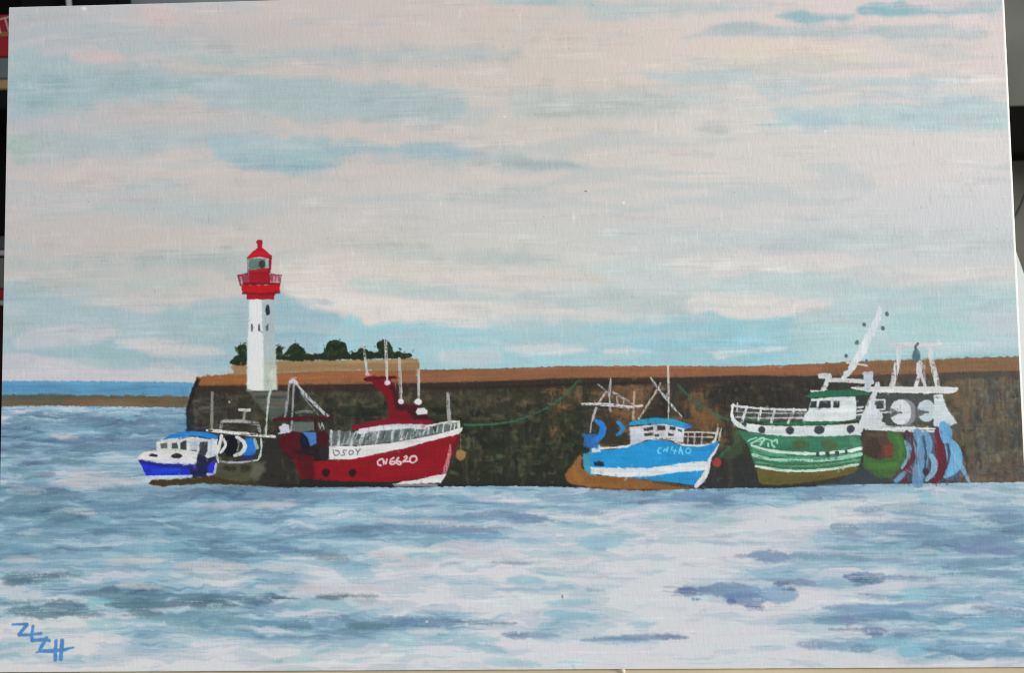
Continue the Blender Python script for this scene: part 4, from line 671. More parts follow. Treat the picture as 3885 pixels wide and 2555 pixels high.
L([(2724,1628),(2712,1676)], 9, (206,200,184), rl); L([(2736,1628),(2728,1672)], 6, (196,190,176), rl); L([(2723,1610),(2725,1630)], 4, (150,146,130), rl, .7)
w('mast', B3, [(2534,1388),(2535,1430),(2537,1500),(2536,1592)], [8,9,7,5], (196,188,178), .95, dry=.15); E(2532,1500,6,8,(150,150,150),None,op=.8)
xf = P('crossed_boom', B3); L([(2469,1434),(2500,1478),(2540,1530),(2586,1580)], [6,9,9,6], (178,184,182), xf, .95, dry=.15); L([(2505,1455),(2494,1480),(2462,1530),(2424,1590)], [6,8,9,8], (182,172,156), xf, .95, dry=.15); E(2515,1478,9,8,(110,114,112),None,op=.7)
gt = P('gantry', B3, 'white stern gantry with a small tripod on the light blue boat')
L([(2209,1534),(2300,1536),(2380,1545),(2436,1541)], [10,13,12,9], (212,210,210), gt, dry=.1)
for a, b, ww in (((2318,1438),(2311,1500),8),((2269,1459),(2302,1487),7),((2300,1486),(2272,1528),8),((2325,1488),(2402,1534),9),((2311,1500),(2316,1562),7),((2340,1505),(2342,1540),6),((2366,1515),(2366,1542),6),((2262,1548),(2246,1598),10),((2244,1600),(2240,1640),5)): L([a, b], ww, (184,182,184), gt, .88, dry=.25)
L([(2407,1488),(2404,1540),(2402,1592)], 9, (188,168,148), gt, .9)
d3 = P('net_drum', B3, 'bright blue curved net drum on the stern of the light blue boat')
G([(2286,1610),(2345,1600),(2350,1640),(2390,1640),(2388,1684),(2290,1694),(2280,1670)], (48,46,34), None, .85, soft=4, rough=2)
G([(2214,1648),(2262,1646),(2272,1690),(2262,1706),(2214,1696)], (40,106,176), d3, .95, soft=2.5, rough=1.4)
L([(2262,1598),(2284,1612),(2287,1636),(2276,1660),(2252,1676)], [14,22,24,22,14], (32,122,202), d3); L([(2344,1604),(2360,1618),(2362,1634),(2340,1652)], [12,16,15,9], (28,130,200), d3)
tx = P('registration_number', B3, 'pale blue hand painted CM480 on the light blue hull')
for pts, ww in (([(2508,1701),(2500,1702),(2495,1712),(2498,1720),(2506,1722)],4.5),([(2518,1714),(2521,1704),(2527,1708)],4.5),([(2527,1710),(2534,1699)],6),([(2532,1704),(2531,1714)],5),([(2551,1697),(2546,1709),(2566,1714)],4.5),([(2562,1708),(2558,1723)],6),([(2581,1698),(2576,1722)],6),([(2581,1698),(2590,1724)],6),([(2578,1712),(2588,1712)],6),([(2611,1700),(2600,1711),(2606,1722),(2617,1720),(2621,1708),(2611,1700)],4.5)):
    L(pts, ww, (112,208,246), tx, .92, soft=1, rough=.3, sm=False)
E(2720,1756,17,18,(156,56,56),P('painted_buoy', None, 'red buoy painted hanging at the bow of the light blue boat'),soft=1.8)
L([(2715,1774),(2705,1830)], 4, (70,66,60), None, .5)

# ------------------------------------------------------------------ green trawler
B4 = P('painted_boat', None, 'large green trawler with white cabin and portholes, painted farthest right')
G([(2866,1765),(3007,1788),(3058,1795),(3257,1765),(3250,1785),(3237,1797),(3160,1816),(3007,1838),(2925,1843),(2879,1833)], (96,86,40), P('keel', B4), soft=1.8, rough=1); L([(2900,1825),(3000,1828),(3120,1815)], 18, (84,78,34), None, .6, 5, 2)
G([(2802,1630),(2840,1640),(2904,1650),(3058,1656),(3262,1646),(3270,1703),(3266,1762),(3160,1784),(3058,1795),(2950,1788),(2869,1775),(2850,1730),(2838,1688),(2812,1660)], (50,112,84), B4, soft=1.5, rough=.8)
L([(2870,1672),(3000,1680),(3200,1675)], 26, (62,128,98), None, .5, 6, 3); L([(3230,1668),(3250,1690)], 30, (84,146,112), None, .6, 6, 3)
for x, y in ((3036,1688),(3148,1690)): E(x, y, 32, 20, (78,84,46), None, op=.7, soft=4, rough=1.5)
L([(2900,1762),(3000,1770),(3180,1758)], 12, (74,90,48), None, .5, 4, 2)
sp = P('white_stripe', B4)
L([(2852,1692),(2900,1706),(2956,1716),(3083,1723),(3186,1716),(3225,1711)], [7,9,11,11,11,10], (206,226,212), sp, .97); L([(3226,1712),(3250,1706),(3268,1702)], 11, (226,232,226), sp)
L([(2858,1728),(2900,1738),(2956,1746),(3109,1747),(3200,1738),(3267,1724)], 13, (164,210,184), sp, .95, dry=.1); L([(2856,1700),(2900,1716),(2980,1730)], 7, (96,170,130), sp, .7)
L([(2869,1770),(2950,1784),(3007,1788),(3090,1787),(3160,1780),(3255,1764)], 9, (208,226,206), sp, .95)
L([(2850,1712),(2920,1728),(3000,1736),(3120,1738),(3268,1716)], 5, (104,168,132), sp, .7, dry=.3); L([(2862,1752),(2960,1768),(3100,1768),(3262,1746)], 6, (110,170,132), sp, .75, dry=.3)
for x, y, r in ((3102,1724,10),(3140,1724,12),(3176,1722,10),(3210,1716,9)): L([(x,y-r*.35),(x,y+r*.35)], r * 1.3, (50,62,62), P('scupper', B4), .95)
bd = P('white_bulwark', B4)
G([(2774,1591),(2786,1596),(2802,1604),(2904,1616),(3000,1618),(3109,1616),(3252,1606),(3267,1625),(3266,1652),(3180,1655),(3109,1656),(3000,1656),(2904,1650),(2840,1638),(2802,1624),(2780,1608)], (214,222,220), bd, soft=1.4, rough=.8)
for x, y, a, b in ((2822,1611,10,11),(2890,1632,13,14),(2997,1634,16,15),(3108,1632,20,15),(3227,1629,16,16)): E(x, y, a, b, (52,62,70), P('porthole', bd), soft=1.8, rough=.7)
G([(2790,1545),(3062,1556),(3050,1600),(2930,1600),(2800,1592)], (66,66,62), None, .8, soft=3, rough=1.5)
L([(2823,1590),(2900,1602),(3000,1608),(3120,1605),(3256,1588)], [10,16,14,14,16], (32,104,70), P('green_strake', B4), .95, dry=.1)
rl = P('rail', B4)
L([(2777,1540),(2828,1546),(2930,1554),(3058,1556)], 8, (214,216,216), rl); L([(2785,1563),(2900,1568),(3054,1568)], 6, (190,196,200), rl, .92, dry=.15); L([(2792,1584),(2900,1588),(3054,1586)], 6, (188,192,198), rl, .92, dry=.15)
L([(2782,1535),(2777,1565),(2782,1590),(2818,1622)], [8,10,11,12], (214,220,220), rl)
for a, b, ww in (((2798,1532),(2796,1560),5),((2834,1545),(2814,1602),10),((2888,1550),(2878,1596),9),((2940,1554),(2926,1604),9),((3012,1555),(2990,1606),11)): L([a, b], ww, (208,212,214), rl, .93, dry=.1)
cb = P('wheelhouse', B4)
G([(3078,1514),(3150,1508),(3247,1505),(3250,1560),(3247,1592),(3201,1599),(3046,1599),(3052,1575),(3068,1556)], (214,222,220), cb, soft=1.3)
for pts in ([(3078,1524),(3100,1521),(3098,1548),(3072,1548)],[(3108,1522),(3151,1521),(3152,1550),(3106,1549)],[(3162,1524),(3186,1523),(3184,1549),(3160,1549)],[(3252,1509),(3272,1507),(3270,1540),(3250,1540)],[(3321,1521),(3352,1520),(3352,1552),(3321,1552)]):
    G(pts, (38,46,52), P('window', cb), soft=1.4, rough=.5)
G([(3250,1542),(3274,1540),(3268,1590),(3248,1592)], (60,64,66), cb, .9); 
for y in (1548, 1562, 1576): L([(3248,y),(3276,y-3)], 6, (206,212,214), cb, .9)
G([(3053,1504),(3078,1490),(3140,1482),(3211,1480),(3298,1488),(3300,1500),(3211,1504),(3120,1508),(3078,1513)], (28,100,70), P('roof', B4), soft=1.4); L([(3330,1505),(3370,1506)], 14, (30,92,70), None, .8, 3)
G([(3288,1512),(3350,1494),(3569,1494),(3560,1560),(3570,1612),(3360,1614),(3350,1560)], (62,68,66), None, .92, soft=2.5, rough=1)
E(3340,1590,30,16,(60,80,60),None,op=.5,soft=4)
sg = P('stern_gantry', B4, 'broad white stern gantry with two round reels on the green trawler')
G([(3288,1530),(3300,1515),(3335,1556),(3352,1580),(3348,1600),(3370,1620),(3290,1628),(3262,1630),(3270,1600)], (206,210,214), sg, soft=1.8, rough=1.4)
L([(3328,1456),(3312,1510),(3286,1575),(3262,1632)], [12,22,28,22], (212,218,220), sg)
L([(3314,1520),(3320,1518),(3356,1518),(3356,1554),(3318,1556)], 7, (210,214,214), sg, sm=False)
E(3428,1566,50,52,(140,142,148),sg,op=.85,soft=1.8); E(3416,1565,41,49,(208,210,212),sg,soft=1.5); E(3515,1560,37,42,(188,202,206),sg,soft=1.8,rough=.8)
G([(3362,1540),(3392,1556),(3416,1566),(3392,1578),(3364,1596),(3372,1568)], (72,76,76), None, .9, soft=1.5, rough=1); L([(3372,1566),(3414,1568)], 8, (206,208,208), None, .5); L([(3390,1568),(3418,1567)], 9, (64,66,68), None, .95)
G([(3470,1546),(3496,1558),(3518,1564),(3496,1576),(3474,1592)], (80,86,84), None, .85, soft=1.8, rough=1); L([(3484,1566),(3520,1565)], 8, (92,96,96), None, .9); L([(3416,1540),(3414,1572)], 4, (140,142,146), None, .6); L([(3330,1568),(3376,1564)], 6, (190,194,196), sg)
G([(3540,1500),(3575,1492),(3584,1530),(3600,1560),(3620,1590),(3630,1607),(3600,1620),(3544,1617),(3536,1570),(3545,1540)], (204,214,216), sg, soft=1.6, rough=1)
L([(3288,1624),(3400,1628),(3480,1632),(3554,1636)], [19,21,20,19], (208,214,214), sg, dry=.1)
L([(3232,1472),(3300,1478),(3450,1480),(3560,1480),(3610,1482),(3630,1476)], [6,19,25,25,22,10], (220,219,218), sg, dry=0)
L([(3410,1318),(3404,1380),(3384,1468)], [18,22,21], (210,212,212), sg, .95, dry=.1); L([(3523,1318),(3540,1390),(3560,1476)], [17,19,20], (210,214,212), sg, .95, dry=.1)
L([(3498,1318),(3504,1380),(3506,1460)], 13, (184,198,204), sg, .6, dry=.4); L([(3488,1378),(3487,1416)], 22, (212,212,212), sg); L([(3488,1420),(3474,1466)], 13, (212,214,216), sg); L([(3494,1420),(3510,1466)], 12, (206,200,202), sg)
L([(3383,1311),(3470,1308),(3565,1303)], [15,20,18], (208,202,204), sg, .92)
bl = P('hanging_block', B4); L([(3482,1304),(3474,1318),(3478,1334)], 8, (80,90,98), bl); E(3477,1351,15,26,(72,108,118),bl,soft=1.8)
ud = P('upper_deck', B4, 'white lamps and bar over the green wheelhouse roof')
L([(3150,1444),(3220,1444),(3308,1452)], 16, (206,206,204), ud); G([(3102,1420),(3120,1415),(3152,1418),(3155,1436),(3128,1440),(3104,1436)], (202,210,216), ud, rough=.9); L([(3140,1436),(3134,1460),(3122,1478)], 16, (208,212,214), ud); L([(3078,1485),(3110,1484),(3136,1478)], 6, (210,216,212), ud)
G([(3272,1418),(3284,1410),(3312,1412),(3314,1440),(3302,1480),(3276,1484),(3282,1450)], (186,198,206), ud, rough=1); L([(3320,1490),(3334,1452),(3338,1490)], 7, (208,210,212), ud, sm=False)
mt = P('mast', B4, 'slanting white mast of the green trawler')
L([(3200,1436),(3235,1390),(3262,1345),(3290,1290),(3306,1255),(3330,1210),(3337,1160)], [15,23,28,29,26,19,9], (216,222,226), mt, .96, rough=1.7, lift=.5)
L([(3283,1250),(3320,1256),(3354,1264)], 6, (208,216,220), mt, .9); L([(3214,1376),(3250,1382),(3290,1388)], 8, (204,204,200), mt, .9); L([(3368,1196),(3366,1270),(3364,1340)], 4, (190,200,206), mt, .5, dry=.5); L([(3310,1152),(3350,1156)], 8, (200,208,212), mt, .5, dry=.5)
for x, y in ((3365,1192),(3279,1232),(3350,1246),(3251,1300),(3210,1352),(3288,1372)): E(x, y, 7, 8, (84,104,112), P('deck_lamp', B4), soft=1.5, rough=.8)
nt = P('fishing_net', B4, 'bright green net ball hanging behind the green trawler')
G([(3275,1640),(3330,1634),(3385,1640),(3400,1690),(3396,1744),(3340,1756),(3274,1740)], (76,56,44), B4, .95, soft=2.5, rough=1.5)
E(3310,1706,34,44,(54,38,32),None,op=.8,soft=4,rough=2); G([(3350,1690),(3388,1688),(3392,1734),(3352,1736)], (128,54,38), None, .85, soft=3, rough=2); L([(3300,1650),(3350,1652)], 14, (92,86,56), None, .6, 4, 2)
G([(3365,1640),(3416,1642),(3444,1688),(3440,1740),(3412,1780),(3380,1817),(3329,1812),(3290,1786),(3270,1765),(3278,1728),(3339,1746),(3388,1734),(3388,1690),(3366,1660)], (60,100,48), nt, soft=1.8, rough=1.2)
L([(3300,1765),(3350,1770),(3400,1760)], 20, (76,128,50), None, .6, 5, 2); L([(3404,1660),(3418,1700),(3414,1740)], 14, (80,136,58), None, .6, 4, 2); L([(3300,1790),(3350,1810)], 12, (48,84,40), None, .6, 4, 2)
nb = P('fishing_net', B4, 'blue and maroon nets draped down the stern to the water')
G([(3432,1642),(3500,1640),(3580,1636),(3612,1680),(3636,1740),(3650,1800),(3640,1826),(3400,1830),(3430,1780),(3448,1720)], (66,80,100), nb, .92, soft=2, rough=1.6, streak=('v', .25))
L([(3436,1676),(3450,1710),(3446,1745),(3424,1775)], [12,22,20,12], (124,170,196), nb, .95); L([(3440,1640),(3462,1665),(3467,1724),(3450,1760),(3434,1785),(3432,1828)], [14,14,18,16,18,22], (96,32,42), nb, .95)
L([(3560,1640),(3566,1690),(3574,1740),(3570,1790),(3540,1824)], [30,40,42,40,24], (92,18,38), nb, .95); L([(3545,1660),(3562,1710),(3570,1760)], 7, (140,40,66), None, .6, dry=.4)
L([(3482,1645),(3490,1690),(3498,1740),(3488,1790),(3482,1832)], [34,46,46,50,42], (100,146,180), nb, .95); L([(3510,1650),(3524,1680),(3518,1715)], 28, (104,152,188), nb, .95); L([(3500,1660),(3508,1700)], 10, (60,98,132), None, .8, 3)
L([(3532,1730),(3546,1760),(3538,1795),(3514,1822)], [18,24,22,14], (136,180,208), nb, .95); E(3512,1792,13,15,(44,36,52),None,op=.9,soft=2); L([(3438,1784),(3470,1800),(3455,1770)], 6, (170,110,130), None, .6)
L([(3579,1615),(3588,1640),(3590,1670)], [30,48,34], (98,162,202), nb, .98); L([(3592,1668),(3616,1710),(3622,1750),(3612,1782),(3586,1812)], [26,54,58,42,12], (104,168,206), nb, .98)
L([(3630,1745),(3650,1775),(3664,1806),(3676,1828)], [20,16,16,10], (120,172,206), nb, .92); L([(3400,1826),(3430,1796)], 18, (108,150,186), nb, .9); L([(3390,1830),(3480,1832),(3640,1828)], 5, (80,40,40), None, .5, dry=.5)
for pts, wd_, c in (([(3505,1655),(3512,1740),(3505,1825)],8,(36,36,46)),([(3596,1690),(3600,1740),(3582,1800)],9,(40,40,48)),([(3458,1650),(3478,1690),(3480,1760)],7,(44,40,46)),([(3540,1650),(3552,1700),(3556,1770)],4,(150,90,110)),([(3610,1700),(3626,1760),(3606,1806)],5,(140,190,216)),([(3486,1660),(3480,1740),(3494,1820)],5,(150,184,206)),([(3420,1650),(3452,1700),(3440,1770)],5,(36,60,40)),([(3654,1700),(3670,1780),(3650,1826)],12,(50,46,44))):
    L(pts, wd_, c, None, .75, 1.8, 1.2, dry=.35)
tx = P('registration_number', B4, 'pale green brushed letters on the green bow')
for pts, ww in (([(2838,1675),(2850,1668),(2870,1662)],6),([(2850,1684),(2872,1672),(2892,1663),(2900,1668),(2884,1690)],7),([(2868,1676),(2890,1676)],4),([(2905,1667),(2920,1670),(2928,1678)],5),([(2914,1684),(2915,1695)],7),([(2928,1672),(2930,1690),(2938,1697)],7),([(2934,1676),(2946,1670),(2948,1684)],7)):
    L(pts, ww, (160,214,190), tx, .9, soft=1.2, rough=.6)
# light catching under the hulls where the paint meets the water
for x0, x1, y in ((1000,1500,1853),(1700,2240,1851),(2240,2620,1864),(2700,3100,1858),(3100,3880,1842)):
    L([(x0,y),((x0+x1)/2,y+2),(x1,y-1)], 6, (132,160,186), None, .55, 2.5, 1.2, dry=.7)
# signature
sg_ = P('signature', None, 'blue brushed initials in the lower left corner of the painting')
def sgm(pts, ww): L([(p[0] / 4.76, 2255 + p[1] / 4.76) for p in pts], np.multiply(ww, 1.08) if isinstance(ww, list) else ww * 1.08, (76,134,192), sg_, .97, soft=1.3, rough=.4, sm=False, streak=('n', .06))
for pts, ww in (([(235,555),(490,550)],9),([(490,560),(340,740)],12),([(340,745),(570,742),(740,715)],10),([(595,590),(575,760),(580,850)],11),([(580,845),(820,825),(890,845)],12),([(840,800),(720,1010)],13),([(650,1060),(800,1030),(970,1035),(1160,1010),(1330,968)],[4,14,14,12,6]),([(1015,850),(1000,1000),(1000,1190)],13),([(1120,850),(1110,1000),(1100,1180)],15)):
    sgm(pts, ww)
# reworked wet edges over the boats and the tower
def scumble(n, x0, x1, y0, y1, avoid=()):
    for _ in range(n):
        x, y = RNG.uniform(x0, x1), RNG.uniform(y0, y1)
        if any(a < x < b and c < y < d for a, b, c, d in avoid): continue
        q = T([(x, y)])[0]; i, j = int(q[1]), int(q[0]); p0 = pid[i, j]
        if parts[p0][0] == 'painted_sky': continue
        k = (max(i + int(RNG.normal(0, 2)), 0), j + int(RNG.normal(0, 2)))
        c = img[k] * 255 * RNG.uniform(.86, 1.12) + RNG.normal(0, 3, 3)
        a = RNG.choice([0, math.pi / 2]) + RNG.normal(0, .4); l = RNG.uniform(2, 10)
        L([(x - l * math.cos(a), y - l * math.sin(a)), (x + l * math.cos(a), y + l * math.sin(a))], RNG.uniform(2.5, 7), c, None, RNG.uniform(.2, .45), 2., 1., lift=.35)
TXT = ((1255,1380,1700,1735),(1425,1590,1725,1770),(2485,2630,1690,1728),(2830,2955,1655,1700))
scumble(1300, 520, 1770, 1400, 1850, TXT); scumble(1100, 2140, 2740, 1400, 1862, TXT); scumble(1500, 2760, 3700, 1300, 1840, TXT); scumble(120, 900, 1070, 910, 1480)
# canvas nicks and dark specks caught in the weave
for _ in range(260):
    x, y = RNG.uniform(30, 3860), RNG.uniform(0, 2540)
    L([(x, y), (x + RNG.normal(0, 1), y + RNG.uniform(2, 12))], RNG.uniform(1.6, 3.4), (112,118,124) if RNG.random() < .5 else (206,206,206), None, RNG.uniform(.1, .3), 1.2, .3, lift=.2)
for _ in range(60):
    x, y = RNG.uniform(30, 3860), RNG.uniform(0, 2540)
    L([(x, y), (x + 1.5, y + 1.5)], 2.4, (84,90,94), None, .4, 1.2, .2)
E(318,32,9,8,(222,222,222),None,soft=3,lift=2.5)
E(2365,770,4,4,(226,226,226),None,soft=2,lift=2)
E(1913,442,5,4,(222,220,216),None,soft=2,lift=2)
E(2222,725,4,2,(90,92,96),None,soft=2)
E(1286,1957,4,3,(220,226,230),None,soft=2,lift=1.5)
E(3130,498,4,5,(224,226,226),None,soft=2,lift=1.5)
E(2134,2266,3,6,(110,124,128),None,soft=2)
E(1620,2361,4,3,(210,220,226),None,soft=2)
# ------------------------------------------------------------------ materials
def mat(name, build):
    m = bpy.data.materials.new(name); m.use_nodes = True; nt = m.node_tree
    build(nt, nt.nodes['Principled BSDF'], nt.nodes.new, nt.links.new); return m
def paint_nodes(nt, b, N, K_):
    a = N('ShaderNodeAttribute'); a.attribute_name = 'paint'; K_(a.outputs['Color'], b.inputs['Base Color'])
    tc = N('ShaderNodeTexCoord'); mp = N('ShaderNodeMapping'); mp.inputs['Scale'].default_value = (1, .16, 1); K_(tc.outputs['Object'], mp.inputs[0])
    n1 = N('ShaderNodeTexNoise'); n1.inputs['Scale'].default_value = 1500; n1.inputs['Detail'].default_value = 2; K_(mp.outputs[0], n1.inputs[0])
    mp2 = N('ShaderNodeMapping'); mp2.inputs['Scale'].default_value = (.18, 1, 1); K_(tc.outputs['Object'], mp2.inputs[0])
    n2 = N('ShaderNodeTexNoise'); n2.inputs['Scale'].default_value = 1300; K_(mp2.outputs[0], n2.inputs[0])
    ad = N('ShaderNodeMath'); ad.operation = 'ADD'; K_(n1.outputs[0], ad.inputs[0]); K_(n2.outputs[0], ad.inputs[1])
    bp = N('ShaderNodeBump'); bp.inputs['Strength'].default_value = .28; bp.inputs['Distance'].default_value = .0001; K_(ad.outputs[0], bp.inputs['Height']); K_(bp.outputs[0], b.inputs['Normal'])
    n3 = N('ShaderNodeTexNoise'); n3.inputs['Scale'].default_value = 60; K_(tc.outputs['Object'], n3.inputs[0])
    mr = N('ShaderNodeMapRange'); mr.inputs[3].default_value = .42; mr.inputs[4].default_value = .66; K_(n3.outputs[0], mr.inputs[0]); K_(mr.outputs[0], b.inputs['Roughness'])
    b.inputs['Specular IOR Level'].default_value = .3
M_PAINT = mat('acrylic_paint', paint_nodes)
def plain(name, col, rough=.7, var=.12, scale=30, spec=.3):
    def f(nt, b, N, K_):
        tc = N('ShaderNodeTexCoord'); n = N('ShaderNodeTexNoise'); n.inputs['Scale'].default_value = scale; n.inputs['Detail'].default_value = 4; K_(tc.outputs['Object'], n.inputs[0])
        r = N('ShaderNodeValToRGB'); r.color_ramp.elements[0].position = .3; r.color_ramp.elements[1].position = .7
        r.color_ramp.elements[0].color = tuple(c * (1 - var) for c in col) + (1,); r.color_ramp.elements[1].color = tuple(min(c * (1 + var), 1) for c in col) + (1,)
        K_(n.outputs[0], r.inputs[0]); K_(r.outputs[0], b.inputs['Base Color']); b.inputs['Roughness'].default_value = rough; b.inputs['Specular IOR Level'].default_value = spec
    return mat(name, f)

# ------------------------------------------------------------------ turn the painted surface into one mesh per painted part
hgt = np.clip(hgt, 0, 2.2)
relief = hgt * 0.000040 + (WEV * .8 + WEH * .3 + SPK * .6) * 0.000025
yy = np.minimum(np.arange(RH), np.arange(RH)[::-1])[:, None]; xx = np.minimum(np.arange(RW), np.arange(RW)[::-1])[None]
relief = relief * np.clip(np.minimum(yy, xx) / 4, 0, 1)
srgb = np.clip(img, 0.004, .97)
LIGHT = np.ones((RH, RW, 1), np.float32)
# pigment strength on each side of the board allows for the real fall-off of the window light
FIT = [[0.7975, 0.1183, 0.0288, 0.194, -0.0435, -0.0154], [0.8212, 0.1319, -0.0156, 0.1798, -0.0302, -0.0451], [0.8268, 0.1417, -0.027, 0.163, -0.0601, -0.0659]]
_v, _u = np.mgrid[0:RH, 0:RW].astype(np.float32); _u /= RW; _v /= RH
LIGHT = np.stack([a + b * _u + c * _v + d * _u * _u + e * _v * _v + f * _u * _v for a, b, c, d, e, f in FIT], -1)
del _u, _v
lin = np.where(srgb <= .04045, srgb / 12.92, ((srgb + .055) / 1.055) ** 2.4) / LIGHT
lin = np.clip(lin, .004, .86)
gu = np.linspace(-BW / 2, BW / 2, RW); gv = np.linspace(BH, 0, RH)
GX, GY = np.meshgrid(gu, gv)
CO = np.stack([GX, GY, relief], -1).reshape(-1, 3).astype(np.float32)
CL = np.concatenate([lin, np.ones((RH, RW, 1))], -1).reshape(-1, 4).astype(np.float32)
# a vote over neighbours tidies single-cell islands
cell = pid[:-1, :-1].copy()
ii = (np.arange(RH - 1)[:, None] * RW + np.arange(RW - 1)[None]).ravel()
QUADS = np.stack([ii, ii + RW, ii + RW + 1, ii + 1], 1)
flat = cell.ravel(); order = np.argsort(flat, kind='stable'); sflat = flat[order]
cuts = {int(v): order[np.searchsorted(sflat, v):np.searchsorted(sflat, v, 'right')] for v in np.unique(sflat)}

painting = bpy.data.objects.new('painting', None); sc.collection.objects.link(painting)
painting.matrix_world = MB
painting['label'] = 'acrylic painting on canvas board of a lighthouse and four fishing boats at a harbour wall'
painting['category'] = 'painting'
objs = {}
for i, (name, par, label) in enumerate(parts):
    cells = cuts.get(i)
    if cells is None or len(cells) < 2:
        print('empty part', name, label); continue
    q = QUADS[cells]; used, inv = np.unique(q, return_inverse=True)
    me = bpy.data.meshes.new(name); nf = len(q)
    me.vertices.add(len(used)); me.vertices.foreach_set('co', CO[used].ravel())
    me.loops.add(nf * 4); me.loops.foreach_set('vertex_index', inv.astype(np.int32).ravel())
    me.polygons.add(nf); me.polygons.foreach_set('loop_start', np.arange(0, nf * 4, 4, dtype=np.int32))
    me.update(calc_edges=True)
    at_ = me.color_attributes.new('paint', 'FLOAT_COLOR', 'POINT'); at_.data.foreach_set('color', CL[used].ravel())
    me.polygons.foreach_set('use_smooth', np.ones(nf, bool))
    me.materials.append(M_PAINT)
    o = bpy.data.objects.new(name, me); sc.collection.objects.link(o)
    # two levels under the painting: part > sub-part
    pr = par
    while pr is not None and parts[pr][1] is not None: pr = parts[pr][1]
    o.parent = objs[pr] if pr is not None else painting
    if label: o['label'] = label
    objs[i] = o

# the board itself: white canvas wrapped round a rigid sheet
def link(name, me, m, parent=None):
    me.materials.append(m); o = bpy.data.objects.new(name, me); sc.collection.objects.link(o)
    if parent: o.parent = parent
    return o
def board():
    n = 160; vs, fs = [], []
    def loop(dl, dr, dt, db, z, wob):
        s = len(vs); x0, x1, y0, y1 = -BW / 2 - dl, BW / 2 + dr, -db, BH + dt
        for a, b in (((x0, y0), (x1, y0)), ((x1, y0), (x1, y1)), ((x1, y1), (x0, y1)), ((x0, y1), (x0, y0))):
            for k in range(n):
                t = k / n; e = wob * (math.sin(k * 1.7 + a[0] * 40) * .4 + RNG.normal(0, .5)) * (0 if k == 0 else 1)
                x, y = a[0] + (b[0] - a[0]) * t, a[1] + (b[1] - a[1]) * t
                if a[0] == b[0]: x += e
                else: y += e
                vs.append((x, y, z))
        return s
    loops = [loop(0, 0, 0, 0, -.0004, 0), loop(0, 0, 0, 0, 0, 0), loop(.0001, .0007, .0002, .0002, -.00015, .00003), loop(.0002, .0013, .0003, .0003, -.0007, .00004), loop(.0002, .0014, .0003, .0003, -.0032, .00003), loop(0, .001, 0, 0, -BT, 0)]
    N4 = 4 * n
    for a, b in zip(loops, loops[1:]):
        for k in range(N4): fs.append((a + k, a + (k + 1) % N4, b + (k + 1) % N4, b + k))
    fs.append(tuple(loops[0] + k for k in range(N4))[::-1]); fs.append(tuple(loops[-1] + k for k in range(N4)))
    me = bpy.data.meshes.new('canvas_board'); me.from_pydata(vs, [], fs); me.update()
    return me
link('canvas_board', board(), plain('primed_canvas', (.78, .77, .74), .8, .05, 400), painting)

# ------------------------------------------------------------------ what the board stands on and what is behind it
def tag(o, label, cat, group=None):
    o['label'] = label; o['category'] = cat
    if group: o['group'] = group
def box_me(name, lo, hi, bev=.001):
    import bmesh
    bm = bmesh.new(); bmesh.ops.create_cube(bm, size=1)
    for v in bm.verts: v.co = Vector([lo[k] + (v.co[k] + .5) * (hi[k] - lo[k]) for k in range(3)])
    if bev: bmesh.ops.bevel(bm, geom=bm.edges[:], offset=bev, segments=2, affect='EDGES')
    me = bpy.data.meshes.new(name); bm.to_mesh(me); bm.free(); return me
def span(px0, px1, py0, py1, Y):
    """the stretch of the upright plane y=Y seen between these directions of view"""
    a = at(px0, (py0 + py1) / 2, Y); b = at(px1, (py0 + py1) / 2, Y); t = at((px0 + px1) / 2, py0, Y); u = at((px0 + px1) / 2, py1, Y)
    return a.x, b.x, u.z, t.z

table = link('tabletop', box_me('tabletop', (-.6, -.30, -.03), (.6, .42, 0), .002), plain('pale_wood', (.60, .50, .34), .5, .12, 14)); table['kind'] = 'structure'; table['label'] = 'pale beige wooden tabletop under the painting'
wall = link('back_wall', box_me('back_wall', (-1.2, .60, -.6), (1.4, .66, 1.1), 0), plain('grey_wall', (.125, .125, .105), .9, .18, 9)); wall['kind'] = 'structure'; wall['label'] = 'dim grey green wall behind the painting'

# shelf of boxes and books behind the left edge
YS = .20
def slab(name, cat, label, py0, py1, col, Y=YS, x0=-700, x1=120, depth=.12, rough=.6, group=None):
    a = span(x0, x1, py0, py1, Y)
    o = link(name, box_me(name, (a[0], Y, a[2]), (a[1], Y + depth, a[3]), .0008), plain(name + '_surface', col, rough, .15, 40, .04 if sum(col) < .1 else .2)); tag(o, label, cat, group); return o
slab('shelf_unit', 'shelf', 'black shelf unit behind the left edge of the painting', -700, 2600, (.006, .005, .005), Y=.33, x0=-900, x1=428, depth=.02)
rb = slab('box', 'box', 'red box with white lettering and an orange band behind the upper left edge', 62, 224, (.20, .008, .014))
slab('book', 'book', 'grey blue book lying just under the red box', 226, 306, (.085, .11, .115), group='books and boxes stacked behind the painting')
slab('book', 'book', 'gold coloured book lying under the grey blue one', 308, 346, (.24, .17, .07), group='books and boxes stacked behind the painting')
slab('shelf_board', 'shelf', 'black shelf board under the gold coloured book', 348, 420, (.006, .005, .005))
slab('box', 'box', 'dark grey box behind the left edge, above the white edged book', 902, 953, (.05, .055, .06))
slab('book', 'book', 'thin white edged book lying on the grey box', 955, 976, (.34, .34, .38))
slab('box', 'box', 'grey stone coloured box behind the left edge of the painting', 984, 1100, (.12, .12, .105))
slab('book', 'book', 'small red book lying low behind the left edge', 1103, 1143, (.26, .012, .016))
slab('book', 'book', 'thin white book under the small red one', 1145, 1165, (.32, .32, .33))
slab('box', 'box', 'dark brown box at the bottom of the pile behind the left edge', 1168, 2560, (.022, .011, .008))
